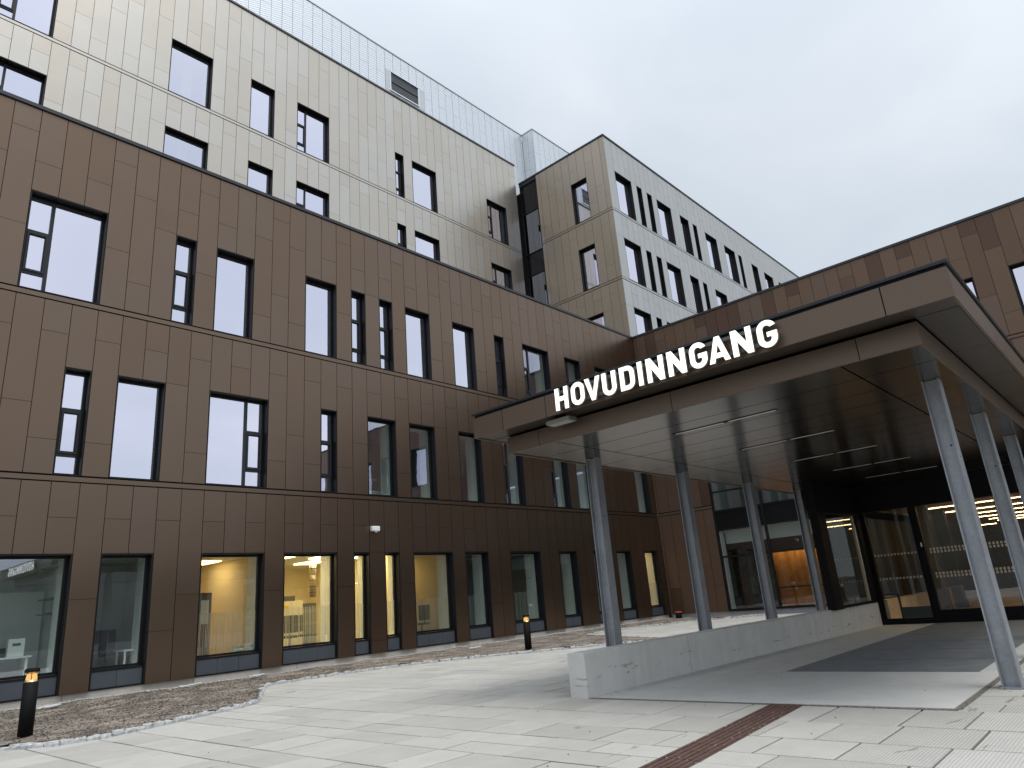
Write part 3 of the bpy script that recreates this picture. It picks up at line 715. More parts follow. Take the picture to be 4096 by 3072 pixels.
sg.box(18.751, 21.58, 6.26, 6.36, .615, .68, M_BLACK); sg.box(18.751, 21.58, 6.26, 6.36, 2.95, 3.0, M_BLACK)
sg.box(20.95, 21.02, 6.28, 6.34, .68, 2.95, plain('pale_oak_mullion', (.42, .34, .24), .5)); sg.box(21.3, 21.585, 6.27, 6.35, .68, 2.95, M_BLACK)
sgo = sg.build('side_screen', ent)
pm = MB(); pm.poly([(18.70, 6.31, .68), (20.95, 6.31, .68), (20.95, 6.31, 2.95), (18.70, 6.31, 2.95)], M_GLASSE); pm.build('pane', sgo)
ls = MB(); ls.box(XD - .075, XD - .061, 6.36, 6.40, .62, 3.4, plain('beige_edge_trim', (.40, .34, .27), .5)); ls.build('edge_trim', ent)
# lobby behind the glass
M_LOBF = plain('lobby_floor', (.52, .39, .24), .4, var=.1); M_LOBC = plain('lobby_oak_ceiling', (.50, .35, .20), .6, var=.2, scale=5)
M_LOBW = plain('lobby_dark_wall', (.05, .05, .05), .7)
mb = MB()
mb.box(XD + .2, 45.5, -4.1, 7.15, -.02, .02, M_LOBF); mb.box(XD + .2, 45.5, -4.1, 7.45, 3.3, 3.36, M_LOBC)
mb.box(45.4, 45.5, -4.1, 7.15, .02, 3.3, plain('lobby_back_wall', (.07, .055, .045), .6, var=.3)); mb.box(XD + .2, 31.6, 7.4, 7.45, .02, 3.3, M_LOBW); mb.box(31.9, 45.4, 7.16, 7.2, .02, 3.3, M_LOBW); mb.box(XD + .2, 45.4, -4.2, -4.1, .02, 3.3, M_LOBW)
for x, y in ((24.6, 5.2), (28.4, 5.5), (26.2, 3.3), (30, 1.6), (33, 3.0)): mb.box(x, x + .35, y, y + .35, .021, 3.299, M_LOBW)
mb.build('interior', ent)
lb = MB(); lb.box(XD + .21, 30.4, 6.12, 6.40, .021, .64, plain('warm_lit_concrete', (.62, .53, .40), .7, var=.15, scale=3)); lb.build('low_wall', ent)  # outside concrete wall continued, warm lobby light mixed into its base colour
vp = MB(); vp.box(XD, XD + .06, 6.42, 7.5, .0, .12, M_BLACK); vp.box(XD, XD + .06, 6.42, 7.5, 3.0, 3.2, M_BLACK); vp.box(XD, XD + .06, 7.42, 7.5, .12, 3.0, M_BLACK); vpo = vp.build('front_screen', ent)
pm = MB(); pm.poly([(XD + .03, 7.42, .12), (XD + .03, 6.42, .12), (XD + .03, 6.42, 3.0), (XD + .03, 7.42, 3.0)], M_GLASSE); pm.build('pane', vpo)
M_LOBL = emit('lobby_lamp', (1.0, .64, .28), 22.0)
for i, (x, ya, yb) in enumerate(((27.05, 2.9, 5.72), (30.0, 2.6, 5.75), (32.75, 2.6, 5.7), (35.6, 2.6, 5.65), (38.3, 2.6, 5.6), (40.5, 2.6, 5.6), (27.05, -2, .5), (30.0, -3, -.2), (43.5, 6.2, 6.9))):
    l = MB()
    y = ya
    while y < yb: l.box(x - .009, x + .009, y, y + .115, 3.275, 3.295, M_LOBL); y += .135
    l.build('ceiling_light', ent)

# ================================================================== ground
def pave_mat():
    M, t, b = newmat('concrete_slabs')
    g = nn(t, 'ShaderNodeNewGeometry'); s = nn(t, 'ShaderNodeSeparateXYZ'); lk(t, g.outputs['Position'], s.inputs[0])
    c = ramp(t, g.outputs['Random Per Island'], [(0, (.455, .438, .40)), (.5, (.51, .492, .45)), (1, (.55, .532, .488))])
    n = nn(t, 'ShaderNodeTexNoise'); n.inputs['Scale'].default_value = 1.5; n.inputs['Detail'].default_value = 9; n.inputs['Roughness'].default_value = .60; n.inputs['Distortion'].default_value = .9
    mp = nn(t, 'ShaderNodeMapping'); mp.inputs['Scale'].default_value = (.55, 2.3, 1); lk(t, g.outputs['Position'], mp.inputs[0]); lk(t, mp.outputs[0], n.inputs['Vector'])
    st = ramp(t, n.outputs['Fac'], [(.0, (1, 1, 1)), (.655, (1, 1, 1)), (.68, (.64, .595, .55)), (1, (.50, .45, .42))])
    c = mixc(t, 1.0, c, st, 'MULTIPLY')
    n3 = nn(t, 'ShaderNodeTexNoise'); n3.inputs['Scale'].default_value = 120; n3.inputs['Detail'].default_value = 3; lk(t, g.outputs['Position'], n3.inputs['Vector'])
    c = mixc(t, 1.0, c, ramp(t, n3.outputs['Fac'], [(.3, (.86, .86, .86)), (.7, (1.05, 1.05, 1.05))]), 'MULTIPLY')
    n4 = nn(t, 'ShaderNodeTexNoise'); n4.inputs['Scale'].default_value = 3; n4.inputs['Detail'].default_value = 5; lk(t, g.outputs['Position'], n4.inputs['Vector'])
    c = mixc(t, 1.0, c, ramp(t, n4.outputs['Fac'], [(.25, (.9, .9, .9)), (.7, (1.0, 1.0, 1.0))]), 'MULTIPLY')
    lk(t, c, b.inputs['Base Color']); b.inputs['Roughness'].default_value = .8
    wv = math_n(t, 'SINE', math_n(t, 'MULTIPLY', s.outputs[1], 2 * math.pi / .028))     # broom grooves
    h = math_n(t, 'ADD', math_n(t, 'MULTIPLY', wv, .35), math_n(t, 'MULTIPLY', n3.outputs['Fac'], .6))
    bp = nn(t, 'ShaderNodeBump'); bp.inputs['Strength'].default_value = .6; bp.inputs['Distance'].default_value = .008
    lk(t, h, bp.inputs['Height']); lk(t, bp.outputs[0], b.inputs['Normal'])
    return M
M_PAVE = pave_mat()
gr = MB(); gr.poly([(-900, -900, -.06), (900, -900, -.06), (900, 900, -.06), (-900, 900, -.06)], plain('asphalt', (.06, .058, .055), .85, var=.15, scale=.4)); struct(gr.build('ground'), 'dark asphalt ground around the buildings')
js = MB(); js.poly([(-6, -10, -.022), (31.7, -10, -.022), (31.7, 18.8, -.022), (-6, 18.8, -.022)], plain('joint_sand', (.030, .026, .023), .95, var=.3, scale=20)); struct(js.build('pavement_bed'), 'dark sand in the joints between the slabs')
pv = MB(); x = -5.0; ri = random.Random(11)
crs = [5.36, 5.80, 6.25, 6.93, 7.74, 8.67]
xsn = []
x = 5.36
while x > -5: w = ri.choice([.44, .44, .66, .80, .55]); x -= w; xsn.append(x)
xsn = xsn[::-1] + crs
x = xsn[-1]
while x < 31: x += ri.choice([.44, .44, .66, .80, .55]); xsn.append(x)
for a, b in zip(xsn, xsn[1:]):
    y = -9.5 - ri.random()
    w = b - a
    while y < 18.2:
        L = ri.choice([.55, .7, .85, 1.0, 1.2])
        gx = .0105 * ri.choice([1, 1, 1.2, 1.5]); gy = .0100 * ri.choice([1, 1, .8, 1.5])
        z = ri.uniform(-.0025, .001)
        dz = [ri.uniform(-.0012, .0012) for _ in range(4)]
        n = len(pv.v); X0, X1_, Y0, Y1 = a + gx, b - gx, y + gy, y + L - gy; c = .004
        pv.v += [(X0, Y0, -.03), (X1_, Y0, -.03), (X1_, Y1, -.03), (X0, Y1, -.03), (X0, Y0, z - c), (X1_, Y0, z - c), (X1_, Y1, z - c), (X0, Y1, z - c), (X0 + c, Y0 + c, z + dz[0]), (X1_ - c, Y0 + c, z + dz[1]), (X1_ - c, Y1 - c, z + dz[2]), (X0 + c, Y1 - c, z + dz[3])]
        for i in range(4):
            j = (i + 1) % 4; pv.f.append((n + i, n + j, n + 4 + j, n + 4 + i)); pv.f.append((n + 4 + i, n + 4 + j, n + 8 + j, n + 8 + i))
        pv.f.append((n + 8, n + 9, n + 10, n + 11)); pv._fill(M_PAVE)
        y += L
struct(pv.build('pavement'), 'light grey concrete slab paving in long courses')

def conc_mat(name, lo, hi, streak=False, bumpd=.3):
    M, t, b = newmat(name)
    g = nn(t, 'ShaderNodeNewGeometry')
    n = nn(t, 'ShaderNodeTexNoise'); n.inputs['Scale'].default_value = 2.2; n.inputs['Detail'].default_value = 9; n.inputs['Roughness'].default_value = .65
    lk(t, g.outputs['Position'], n.inputs['Vector'])
    c = ramp(t, n.outputs['Fac'], [(.28, lo), (.7, hi)])
    if streak:
        mp = nn(t, 'ShaderNodeMapping'); mp.inputs['Scale'].default_value = (5, 5, .5); lk(t, g.outputs['Position'], mp.inputs[0])
        n2 = nn(t, 'ShaderNodeTexNoise'); n2.inputs['Scale'].default_value = 1.0; n2.inputs['Detail'].default_value = 5; lk(t, mp.outputs[0], n2.inputs['Vector'])
        c = mixc(t, 1.0, c, ramp(t, n2.outputs['Fac'], [(.3, (.92, .915, .905)), (.62, (1.0, 1.0, 1.0))]), 'MULTIPLY')
        # scuffs in a band near the foot of the wall
        s = nn(t, 'ShaderNodeSeparateXYZ'); lk(t, g.outputs['Position'], s.inputs[0])
        n5 = nn(t, 'ShaderNodeTexNoise'); n5.inputs['Scale'].default_value = 1.0; n5.inputs['Detail'].default_value = 6; n5.inputs['Roughness'].default_value = .7
        mp2 = nn(t, 'ShaderNodeMapping'); mp2.inputs['Scale'].default_value = (2.6, 1, 11); lk(t, g.outputs['Position'], mp2.inputs[0]); lk(t, mp2.outputs[0], n5.inputs['Vector'])
        band = ramp(t, math_n(t, 'MULTIPLY', s.outputs[2], 1.0), [(.10, (0, 0, 0)), (.2, (1, 1, 1)), (.30, (1, 1, 1)), (.42, (0, 0, 0))])
        k = ramp(t, n5.outputs['Fac'], [(.60, (0, 0, 0)), (.66, (1, 1, 1))])
        f = math_n(t, 'MULTIPLY', math_n(t, 'MULTIPLY', nn_rgb(t, band), nn_rgb(t, k)), .65)
        c = mixc(t, f, c, (.07, .065, .06))
    n4 = nn(t, 'ShaderNodeTexNoise'); n4.inputs['Scale'].default_value = 90; n4.inputs['Detail'].default_value = 4; lk(t, g.outputs['Position'], n4.inputs['Vector'])
    c = mixc(t, 1.0, c, ramp(t, n4.outputs['Fac'], [(.3, (.9, .9, .9)), (.7, (1.04, 1.04, 1.04))]), 'MULTIPLY')
    lk(t, c, b.inputs['Base Color']); b.inputs['Roughness'].default_value = .8
    bp = nn(t, 'ShaderNodeBump'); bp.inputs['Strength'].default_value = bumpd; bp.inputs['Distance'].default_value = .006
    lk(t, n4.outputs['Fac'], bp.inputs['Height']); lk(t, bp.outputs[0], b.inputs['Normal'])
    return M
def nn_rgb(t, sock):
    n = nn(t, 'ShaderNodeRGBToBW'); lk(t, sock, n.inputs[0]); return n.outputs[0]
M_APRON = conc_mat('apron_concrete', (.53, .525, .50), (.63, .625, .595))
ap = MB(); ap.prism([(8.74, 2.05), (21.58, 2.0), (21.58, 6.28), (8.74, 6.66)], -.03, .009, M_APRON); struct(ap.build('concrete_apron'), 'smooth concrete apron in front of the entrance')
eg = MB(); eg.prism([(8.66, 2.0), (8.735, 2.0), (8.735, 6.66), (8.66, 6.66)], -.02, .0035, plain('gritty_joint', (.17, .15, .13), .95, var=.5, scale=25, bump=.6)); eg.prism([(8.74, 1.975), (21.5, 1.92), (21.5, 1.995), (8.74, 2.045)], -.02, .0035, bpy.data.materials['gritty_joint']); struct(eg.build('apron_joint'), 'gritty open joint along the concrete apron')
M_MAT = plain('anthracite_mat', (.20, .208, .215), .7, var=.15, scale=3)
mt = MB()
mt.box(11.66, 21.5, 2.32, 4.98, .0095, .011, M_MAT)
yb = 2.33
while yb < 4.96: mt.box(11.67, 21.49, yb, yb + .012, .0112, .016, M_MAT); yb += .026
mt.box(11.67, 21.49, 3.52, 3.535, .0165, .018, plain('mat_joint', (.2, .21, .21), .6))
for xx in (13.2, 14.8, 16.4, 18.0, 19.6): mt.box(xx, xx + .015, 2.33, 4.97, .0168, .0185, bpy.data.materials['mat_joint'])
tag(mt.build('entrance_mat'), 'large dark grey ribbed entrance mat set into the concrete apron', 'mat')
# low concrete wall
M_CW = conc_mat('wall_concrete', (.62, .612, .585), (.71, .70, .675), True, .35)
lw = thing('concrete_wall', 'low smooth concrete wall with a chamfered near end below the columns', 'wall')
def wy(x): return 6.66 + (6.28 - 6.66) * (x - 8.65) / (21.58 - 8.65)
xs = [8.65, 11.55, 14.35, 17.1, 19.4, 21.58]
mb = MB()
for i, (a, b) in enumerate(zip(xs, xs[1:])):
    g = .0 if i == 0 else .007
    mb.prism([(a + g, wy(a)), (b - .007, wy(b)), (b - .007, wy(b) + .31), (a + g, wy(a) + .31)], -.05, .612, M_CW)
o = mb.build('wall_section', lw, .012)
mb = MB(); mb.prism([(8.8, wy(8.8) + .012), (21.5, wy(21.5) + .012), (21.5, wy(21.5) + .29), (8.8, wy(8.8) + .29)], -.05, .60, plain('dark_form_joint', (.12, .12, .11), .9)); mb.build('form_joint', lw)
# tactile strip
M_TAC = plain('red_brown_tactile', (.105, .058, .045), .75, var=.25, scale=9, bump=.3, bscale=80)
tb = MB()
def ty(x): return 3.34 + (3.58 - 3.34) * (x - 5.6) / (8.7 - 5.6)
xa = 1.0
while xa < 8.6:
    xb = min(xa + .30, 8.68); y0, y1 = ty(xa), ty(xb); w = .395
    tb.prism([(xa + .002, y0), (xb - .002, y1), (xb - .002, y1 + w), (xa + .002, y0 + w)], -.02, .004, M_TAC)
    for i in range(6):
        o0 = .022 + i * .064
        tb.prism([(xa + .006, y0 + o0), (xb - .006, y1 + o0), (xb - .006, y1 + o0 + .032), (xa + .006, y0 + o0 + .032)], .0042, .011, M_TAC)
    xa += .30
struct(tb.build('tactile_paving'), 'red brown ribbed tactile guide strip across the paving')

# mulch beds with granite cobble edging
front = [(-9, 15.9), (-4, 15.0), (0, 13.9), (2.2, 13.2), (3.0, 12.66), (3.5, 12.1), (4.1, 11.98), (4.8, 12.2), (5.8, 12.55), (6.55, 12.8), (6.95, 13.05), (7.35, 13.65), (8.0, 14.75), (8.75, 16.0), (9.3, 16.3), (10.3, 16.22), (11.7, 16.14), (13.1, 15.8), (14.4, 15.15), (15.6, 14.15), (16.7, 13.4), (17.5, 12.75), (18.1, 11.9), (18.5, 10.6)]
back2 = [(18.9, 10.6), (19.5, 12.6), (20.4, 14.05), (21.6, 16.1), (22.1, 16.75), (24.0, 17.1), (25.6, 17.0), (27.2, 16.3), (28.6, 15.4), (30.2, 14.2), (31.3, 13.4)]
poly = front + back2 + [(31.6, 13.4), (31.6, 18.82), (-9, 18.82)]
def inside(x, y, P):
    c = False; j = len(P) - 1
    for i in range(len(P)):
        if (P[i][1] > y) != (P[j][1] > y) and x < (P[j][0] - P[i][0]) * (y - P[i][1]) / (P[j][1] - P[i][1]) + P[i][0]: c = not c
        j = i
    return c
def mulch_mat():
    M, t, b = newmat('bark_mulch')
    g = nn(t, 'ShaderNodeNewGeometry')
    n = nn(t, 'ShaderNodeTexNoise'); n.inputs['Scale'].default_value = 26; n.inputs['Detail'].default_value = 8; n.inputs['Roughness'].default_value = .75
    n2 = nn(t, 'ShaderNodeTexNoise'); n2.inputs['Scale'].default_value = 1.6; n2.inputs['Detail'].default_value = 5
    lk(t, g.outputs['Position'], n.inputs['Vector']); lk(t, g.outputs['Position'], n2.inputs['Vector'])
    a = math_n(t, 'ADD', math_n(t, 'MULTIPLY', n.outputs['Fac'], .60), math_n(t, 'MULTIPLY', n2.outputs['Fac'], .40))
    lk(t, ramp(t, a, [(.35, (.045, .036, .031)), (.45, (.125, .102, .085)), (.53, (.25, .21, .17)), (.62, (.42, .375, .30))]), b.inputs['Base Color'])
    b.inputs['Roughness'].default_value = .95
    return M
M_MUL = mulch_mat()
mu = MB(); st = .11
nx, ny = int(41 / st), int(8.4 / st)
idx = {}
def mz(x, y):
    v = mn.fractal(Vector((x * 1.3, y * 1.3, 0)), 1, 2, 4) * .03 + mn.noise(Vector((x * 7, y * 7, 3))) * .010 + mn.noise(Vector((x * 21, y * 21, 7))) * .006
    return .055 + v
cells = []
for i in range(nx):
    for j in range(ny):
        x, y = -9 + i * st, 10.5 + j * st
        if inside(x + st / 2, y + st / 2, poly): cells.append((i, j))
def vid(i, j):
    if (i, j) not in idx:
        x, y = -9 + i * st, 10.5 + j * st
        idx[(i, j)] = len(mu.v); mu.v.append((x + rnd.uniform(-.03, .03), min(y + rnd.uniform(-.03, .03), 18.82), mz(x, y)))
    return idx[(i, j)]
for i, j in cells: mu.f.append((vid(i, j), vid(i + 1, j), vid(i + 1, j + 1), vid(i, j + 1)))
mu._fill(M_MUL)
M_CHIP = [plain('chip_dark', (.040, .031, .026), .95), plain('chip_mid', (.13, .105, .08), .95), plain('chip_pale', (.30, .26, .20), .95)]
n = 0
while n < 22000:
    x = rnd.choice([rnd.uniform(1.5, 12), rnd.uniform(1.5, 31)]); y = rnd.uniform(10.6, 18.75)
    if not inside(x, y, poly): continue
    L, w = rnd.uniform(.008, .028), rnd.uniform(.004, .010); a = rnd.uniform(0, math.pi); z = mz(x, y) + rnd.uniform(-.004, .010); tl = rnd.uniform(-.35, .35)
    ca, sa = math.cos(a), math.sin(a)
    P = []
    for s, q in ((-1, -1), (1, -1), (1, 1), (-1, 1)): P.append((x + s * L * ca - q * w * sa, y + s * L * sa + q * w * ca, z + s * L * tl + q * w * rnd.uniform(-.8, .8)))
    mu.poly(P, rnd.choices(M_CHIP, (5, 4, 2.2))[0]); n += 1
struct(mu.build('bark_mulch'), 'brown bark mulch bed along the building', 'stuff')
M_COB = plain('granite_cobble', (.47, .475, .475), .85, var=.25, scale=18, bump=.5, bscale=50)
kb = MB()
def resample(P, step):
    out = []; carry = 0.0
    for a, b in zip(P, P[1:]):
        L = math.hypot(b[0] - a[0], b[1] - a[1]); d = carry
        while d < L:
            out.append((a[0] + (b[0] - a[0]) * d / L, a[1] + (b[1] - a[1]) * d / L, math.atan2(b[1] - a[1], b[0] - a[0]))); d += step * rnd.uniform(.85, 1.2)
        carry = d - L
    return out
def stone(x, y, a, l, w, h):
    n = len(kb.v); ca, sa = math.cos(a), math.sin(a); ring = []
    for lev, (k, z) in enumerate(((1.0, -.03), (1.0, h * .6), (.86, h))):
        for q in range(8):
            t = 2 * math.pi * (q + .5) / 8; e = 4.0
            cx = math.copysign(abs(math.cos(t)) ** (2 / e), math.cos(t)); cy = math.copysign(abs(math.sin(t)) ** (2 / e), math.sin(t))
            px, py = cx * l / 2 * k + rnd.uniform(-.008, .008), cy * w / 2 * k + rnd.uniform(-.008, .008)
            kb.v.append((x + px * ca - py * sa, y + px * sa + py * ca, z + (rnd.uniform(-.010, .010) if lev else 0)))
    for lev in range(2):
        for q in range(8):
            r = (q + 1) % 8; kb.f.append((n + lev * 8 + q, n + lev * 8 + r, n + lev * 8 + 8 + r, n + lev * 8 + 8 + q))
    kb.f.append(tuple(range(n + 16, n + 24))); kb._fill(M_COB)
for line in (front, back2):
    for x, y, a in resample(line, .165): stone(x, y, a + rnd.uniform(-.05, .05), rnd.uniform(.16, .19), rnd.uniform(.13, .16), rnd.uniform(.045, .065))
struct(kb.build('kerb'), 'rough pale granite cobble kerb between mulch and paving')
gv = MB()                                   # pale gravel strip against the plinth
M_GRV = plain('pale_gravel', (.42, .41, .40), .9, var=.4, scale=30)
for i in range(2600):
    x = rnd.uniform(2, 31.4); y = 18.80 - abs(rnd.gauss(0, .10)); r = rnd.uniform(.012, .03); z = mz(x, y) + .012
    gv.v += [(x - r, y, z), (x, y - r, z), (x + r, y, z), (x, y + r, z), (x, y, z + r)]; n = len(gv.v) - 5
    gv.f += [(n, n + 1, n + 4), (n + 1, n + 2, n + 4), (n + 2, n + 3, n + 4), (n + 3, n, n + 4)]; gv._fill(M_GRV)
struct(gv.build('gravel'), 'pale gravel at the foot of the plinth', 'stuff')

gt = MB(); M_GR1 = plain('dark_grit', (.05, .045, .04), .9); M_GR2 = plain('pale_grit', (.62, .60, .56), .9)
for i in range(300):
    k = rnd.random()
    if k < .45: x = rnd.uniform(2.5, 8.6); y = ty(x) + rnd.uniform(-.1, .5); z = .011
    elif k < .7: x = rnd.uniform(8.8, 20); y = wy(x) - abs(rnd.gauss(0, .16)) - .02; z = .009
    elif k < .8: x = 10.3 + rnd.gauss(0, .15); y = 1.74 + rnd.gauss(0, .13); z = .004
    else: x = rnd.uniform(3.5, 12); y = rnd.uniform(1.2, 9); z = .008 if (x > 8.74 and y > 2.05) else .001
    r = rnd.uniform(.003, .0065) if k < .45 else rnd.uniform(.004, .010); mt_ = M_GR2 if (k < .45 and rnd.random() < .75) or rnd.random() < .25 else M_GR1
    n = len(gt.v); gt.v += [(x - r, y - r * .5, z), (x + r * .6, y - r, z), (x + r, y + r * .6, z), (x - r * .4, y + r, z), (x, y, z + r * .9)]
    gt.f += [(n, n + 1, n + 4), (n + 1, n + 2, n + 4), (n + 2, n + 3, n + 4), (n + 3, n, n + 4)]; gt._fill(mt_)
struct(gt.build('grit'), 'loose grit and crumbs scattered on the paving', 'stuff')

# ================================================================== small things outside
M_AMB = emit('bollard_lamp', (1.0, .60, .22), .85)
M_CONE = plain('brass_reflector', (.75, .55, .25), .25, .8)
def bollard(x, y, label, h=1.0, r=.1):
    b = thing('bollard_light', label, 'bollard light', group='black bollard lights in the mulch bed'); b.location = (x, y, .02)
    s = MB(); s.cyl((0, 0, .06), (0, 0, h - .19), r, r, M_BLACKPL, 28); s.cyl((0, 0, -.02), (0, 0, .06), r * .55, r * .55, M_BLACKPL, 16); s.build('post', b)
    s = MB(); s.cyl((0, 0, h - .055), (0, 0, h - .02), r + .002, r + .002, M_BLACKPL, 28); s.cyl((0, 0, h - .02), (0, 0, h), r + .002, r * .8, M_BLACKPL, 28); s.build('lid', b)
    s = MB(); s.cyl((0, 0, h - .19), (0, 0, h - .165), r * .97, r * .82, M_CONE, 20, False); s.cyl((0, 0, h - .08), (0, 0, h - .056), r * .64, r * .95, M_CONE, 20, False); s.build('reflector', b)
    s = MB(); s.cyl((0, 0, h - .188), (0, 0, h - .06), r * .80, r * .62, M_AMB, 20); s.build('lamp', b)
    s = MB()
    for k in range(4):
        t = math.pi / 4 + k * math.pi / 2 + .5; s.cyl((r * .93 * math.cos(t), r * .93 * math.sin(t), h - .19), (r * .93 * math.cos(t), r * .93 * math.sin(t), h - .055), .005, .005, M_BLACKPL, 6)
    s.build('strut', b)
bollard(3.42, 13.20, 'black bollard light nearest the camera in the mulch bed')
bollard(16.05, 14.32, 'farther black bollard light beside the cobble edge near the low wall')
wb = thing('wall_sensor', 'small white box fixed on the brown wall above the lit windows', 'sensor box')
s = MB(); s.box(13.82, 14.12, YB - .15, YB - .012, 3.93, 4.09, M_WHITE); s.build('housing', wb, .02)
s = MB(); s.box(13.85, 14.09, YB - .012, YB - .001, 3.94, 4.08, M_FRAME2); s.box(13.95, 14.03, YB - .12, YB - .07, 3.895, 3.93, M_WHITE); s.build('bracket', wb)
sp = thing('standpipe', 'thin black standpipe with white cap and steel tap behind a column', 'standpipe')
SX, SY = 26.9, 14.42
s = MB(); s.cyl((SX, SY, 0), (SX, SY, 1.12), .045, .045, M_BLACKPL, 14); s.build('pipe', sp)
s = MB(); s.cyl((SX, SY, 1.12), (SX, SY, 1.25), .10, .10, M_WHITE, 16); s.build('cap', sp)
s = MB(); s.cyl((SX, SY, .93), (SX + .02, SY - .16, .93), .06, .05, plain('chromed_brass', (.7, .7, .7), .2, 1.0), 14); s.cyl((SX + .02, SY - .14, .93), (SX + .02, SY - .15, .80), .03, .02, bpy.data.materials['chromed_brass'], 12); s.build('tap', sp)
dr = thing('drain_riser', 'short black pipe stub with an orange lid in the building corner', 'pipe')
s = MB(); s.cyl((31.1, 18.0, .0), (31.1, 18.0, .30), .15, .15, M_BLACKPL, 20); s.build('pipe', dr)
s = MB(); s.cyl((31.1, 18.0, .30), (31.1, 18.0, .345), .17, .17, plain('orange_plastic', (.75, .13, .04), .5), 20); s.build('lid', dr)
M_FLEECE = plain('white_fleece', (.50, .49, .47), .9, var=.3, scale=14)
def scrap(name, x, y, l, w, label, seed):
    q = random.Random(seed); b = MB(); n = 7; pts = []
    for i in range(n + 1):
        for j in range(4):
            u, v = i / n - .5, j / 3 - .5
            pts.append((x + u * l + q.uniform(-.02, .02), y + v * w * (1 - abs(u)) + u * .12, .085 + .03 * (1 - 4 * v * v) + q.uniform(0, .02)))
    b.v = pts
    for i in range(n):
        for j in range(3): k = i * 4 + j; b.f.append((k, k + 4, k + 5, k + 1))
    b._fill(M_FLEECE, True); o = b.build(name); tag(o, label, 'fleece', 'white fleece scraps in the mulch')
    md = o.modifiers.new('solid', 'SOLIDIFY'); md.thickness = .012
scrap('fleece_scrap', 5.0, 17.9, .5, .22, 'short white fleece scrap in the mulch behind the near bollard', 1)
scrap('fleece_scrap', 8.1, 18.3, .6, .16, 'long white fleece strip at the wall base left of the lit windows', 2)
scrap('fleece_scrap', 9.9, 18.45, .5, .14, 'white fleece strip under the first amber lit window', 3)
scrap('fleece_scrap', 16.9, 17.4, .7, .2, 'white fleece scrap in the mulch below the wide amber window', 4)

# ================================================================== behind the ground floor glass
M_CEIL = emit('office_ceiling_lamp', (1.0, .72, .34), 15.0)
def clamp_light(u0, u1, d0, d1, z=3.27):
    s = MB(); FB.box(s, u0, u1, d0, d1, z, z + .02, M_CEIL); return s.build('ceiling_light', brown)
for a, b, c, d in ((11.3, 11.9, 1.0, 2.2), (12.9, 13.5, .9, 2.1), (13.6, 14.2, 3.0, 4.2), (11.6, 12.2, 3.6, 4.8), (14.5, 15.1, .9, 2.1)): clamp_light(a, b, c, d)
M_CEIL = emit('office_ceiling_lamp_dim', (1.0, .66, .28), 8.5)
clamp_light(9.4, 10.1, 2.4, 3.6); clamp_light(16.5, 17.1, 2.6, 3.4); clamp_light(30.4, 31.0, 1.0, 2.2)
def film_mat():
    M, t, b = newmat('frosted_film'); t.nodes.remove(b)
    d = nn(t, 'ShaderNodeBsdfTranslucent'); d.inputs[0].default_value = (.8, .8, .75, 1)
    e = nn(t, 'ShaderNodeBsdfDiffuse'); e.inputs[0].default_value = (.55, .57, .55, 1)
    tr = nn(t, 'ShaderNodeBsdfTransparent')
    m1 = nn(t, 'ShaderNodeMixShader'); m1.inputs[0].default_value = .4; lk(t, d.outputs[0], m1.inputs[1]); lk(t, e.outputs[0], m1.inputs[2])
    m2 = nn(t, 'ShaderNodeMixShader'); m2.inputs[0].default_value = .65; lk(t, tr.outputs[0], m2.inputs[1]); lk(t, m1.outputs[0], m2.inputs[2])
    lk(t, m2.outputs[0], t.nodes['Material Output'].inputs[0]); return M
M_FILM = film_mat()
wins_g = [o for o in brown.children if o.name.startswith('window')][:len(G_ROW)]
for i, (a, b, t) in enumerate(G_ROW):
    if i < 4: continue
    s = MB(); u = a + .10
    while u < b - .10:
        w = rnd.choice([.012, .018, .025, .03]); top = 1.75 + (rnd.uniform(-.02, .03))
        s.poly([FB.pt(u, .74, .262), FB.pt(min(u + w, b - .09), .74, .262), FB.pt(min(u + w, b - .09), top, .262), FB.pt(u, top, .262)], M_FILM); u += w + rnd.choice([.015, .022, .03])
    s.build('frosted_film', wins_g[i])
M_CAB = plain('cream_cabinet', (.70, .64, .50), .5); M_GRYP = plain('grey_plastic', (.10, .10, .10), .5)
def office_chair(x, y, label, rot=0.0):
    c = thing('office_chair', label, 'office chair', group='dark office chairs behind the windows'); c.location = (x, y, 0); c.rotation_euler = (0, 0, rot)
    s = MB(); s.box(-.23, .23, -.22, .22, .90, .97, M_BLACKPL); s.build('seat', c, .03)
    s = MB(); s.box(-.21, .21, .20, .26, 1.05, 1.55, M_BLACKPL); s.build('backrest', c, .05)
    s = MB(); s.cyl((0, 0, .52), (0, 0, .90), .03, .03, M_GRYP, 10); s.cyl((0, .23, .93), (0, .25, 1.1), .02, .02, M_GRYP, 8)
    for k in range(5):
        t = 2 * math.pi * k / 5; s.cyl((0, 0, .55), (.28 * math.cos(t), .28 * math.sin(t), .49), .022, .015, M_GRYP, 8)
    s.build('base', c)
office_chair(11.78, YB + 1.3, 'dark office chair at the left of the bright yellow window', 2.6)
office_chair(12.55, YB + 1.6, 'dark office chair below the cabinet in the bright yellow window', .6)
office_chair(16.68, YB + 1.0, 'dark office chair in the wide amber window', 2.9)
office_chair(6.9, YB + 1.8, 'dark office chair in the second ground floor window', .4)
office_chair(7.45, YB + 2.4, 'dark office chair deeper inside the second ground floor window', .9)
la = thing('task_lamp', 'white folding arm lamp at the left edge of the first window', 'lamp')
s = MB(); s.cyl((3.92, YB + .95, 1.117), (3.92, YB + .95, 1.15), .11, .10, M_WHITE, 16); s.build('base', la)
s = MB(); s.cyl((3.92, YB + .95, 1.15), (4.32, YB + .95, 1.48), .028, .028, M_WHITE, 10); s.cyl((4.32, YB + .95, 1.48), (3.75, YB + .95, 1.80), .028, .028, M_WHITE, 10); s.build('arm', la)
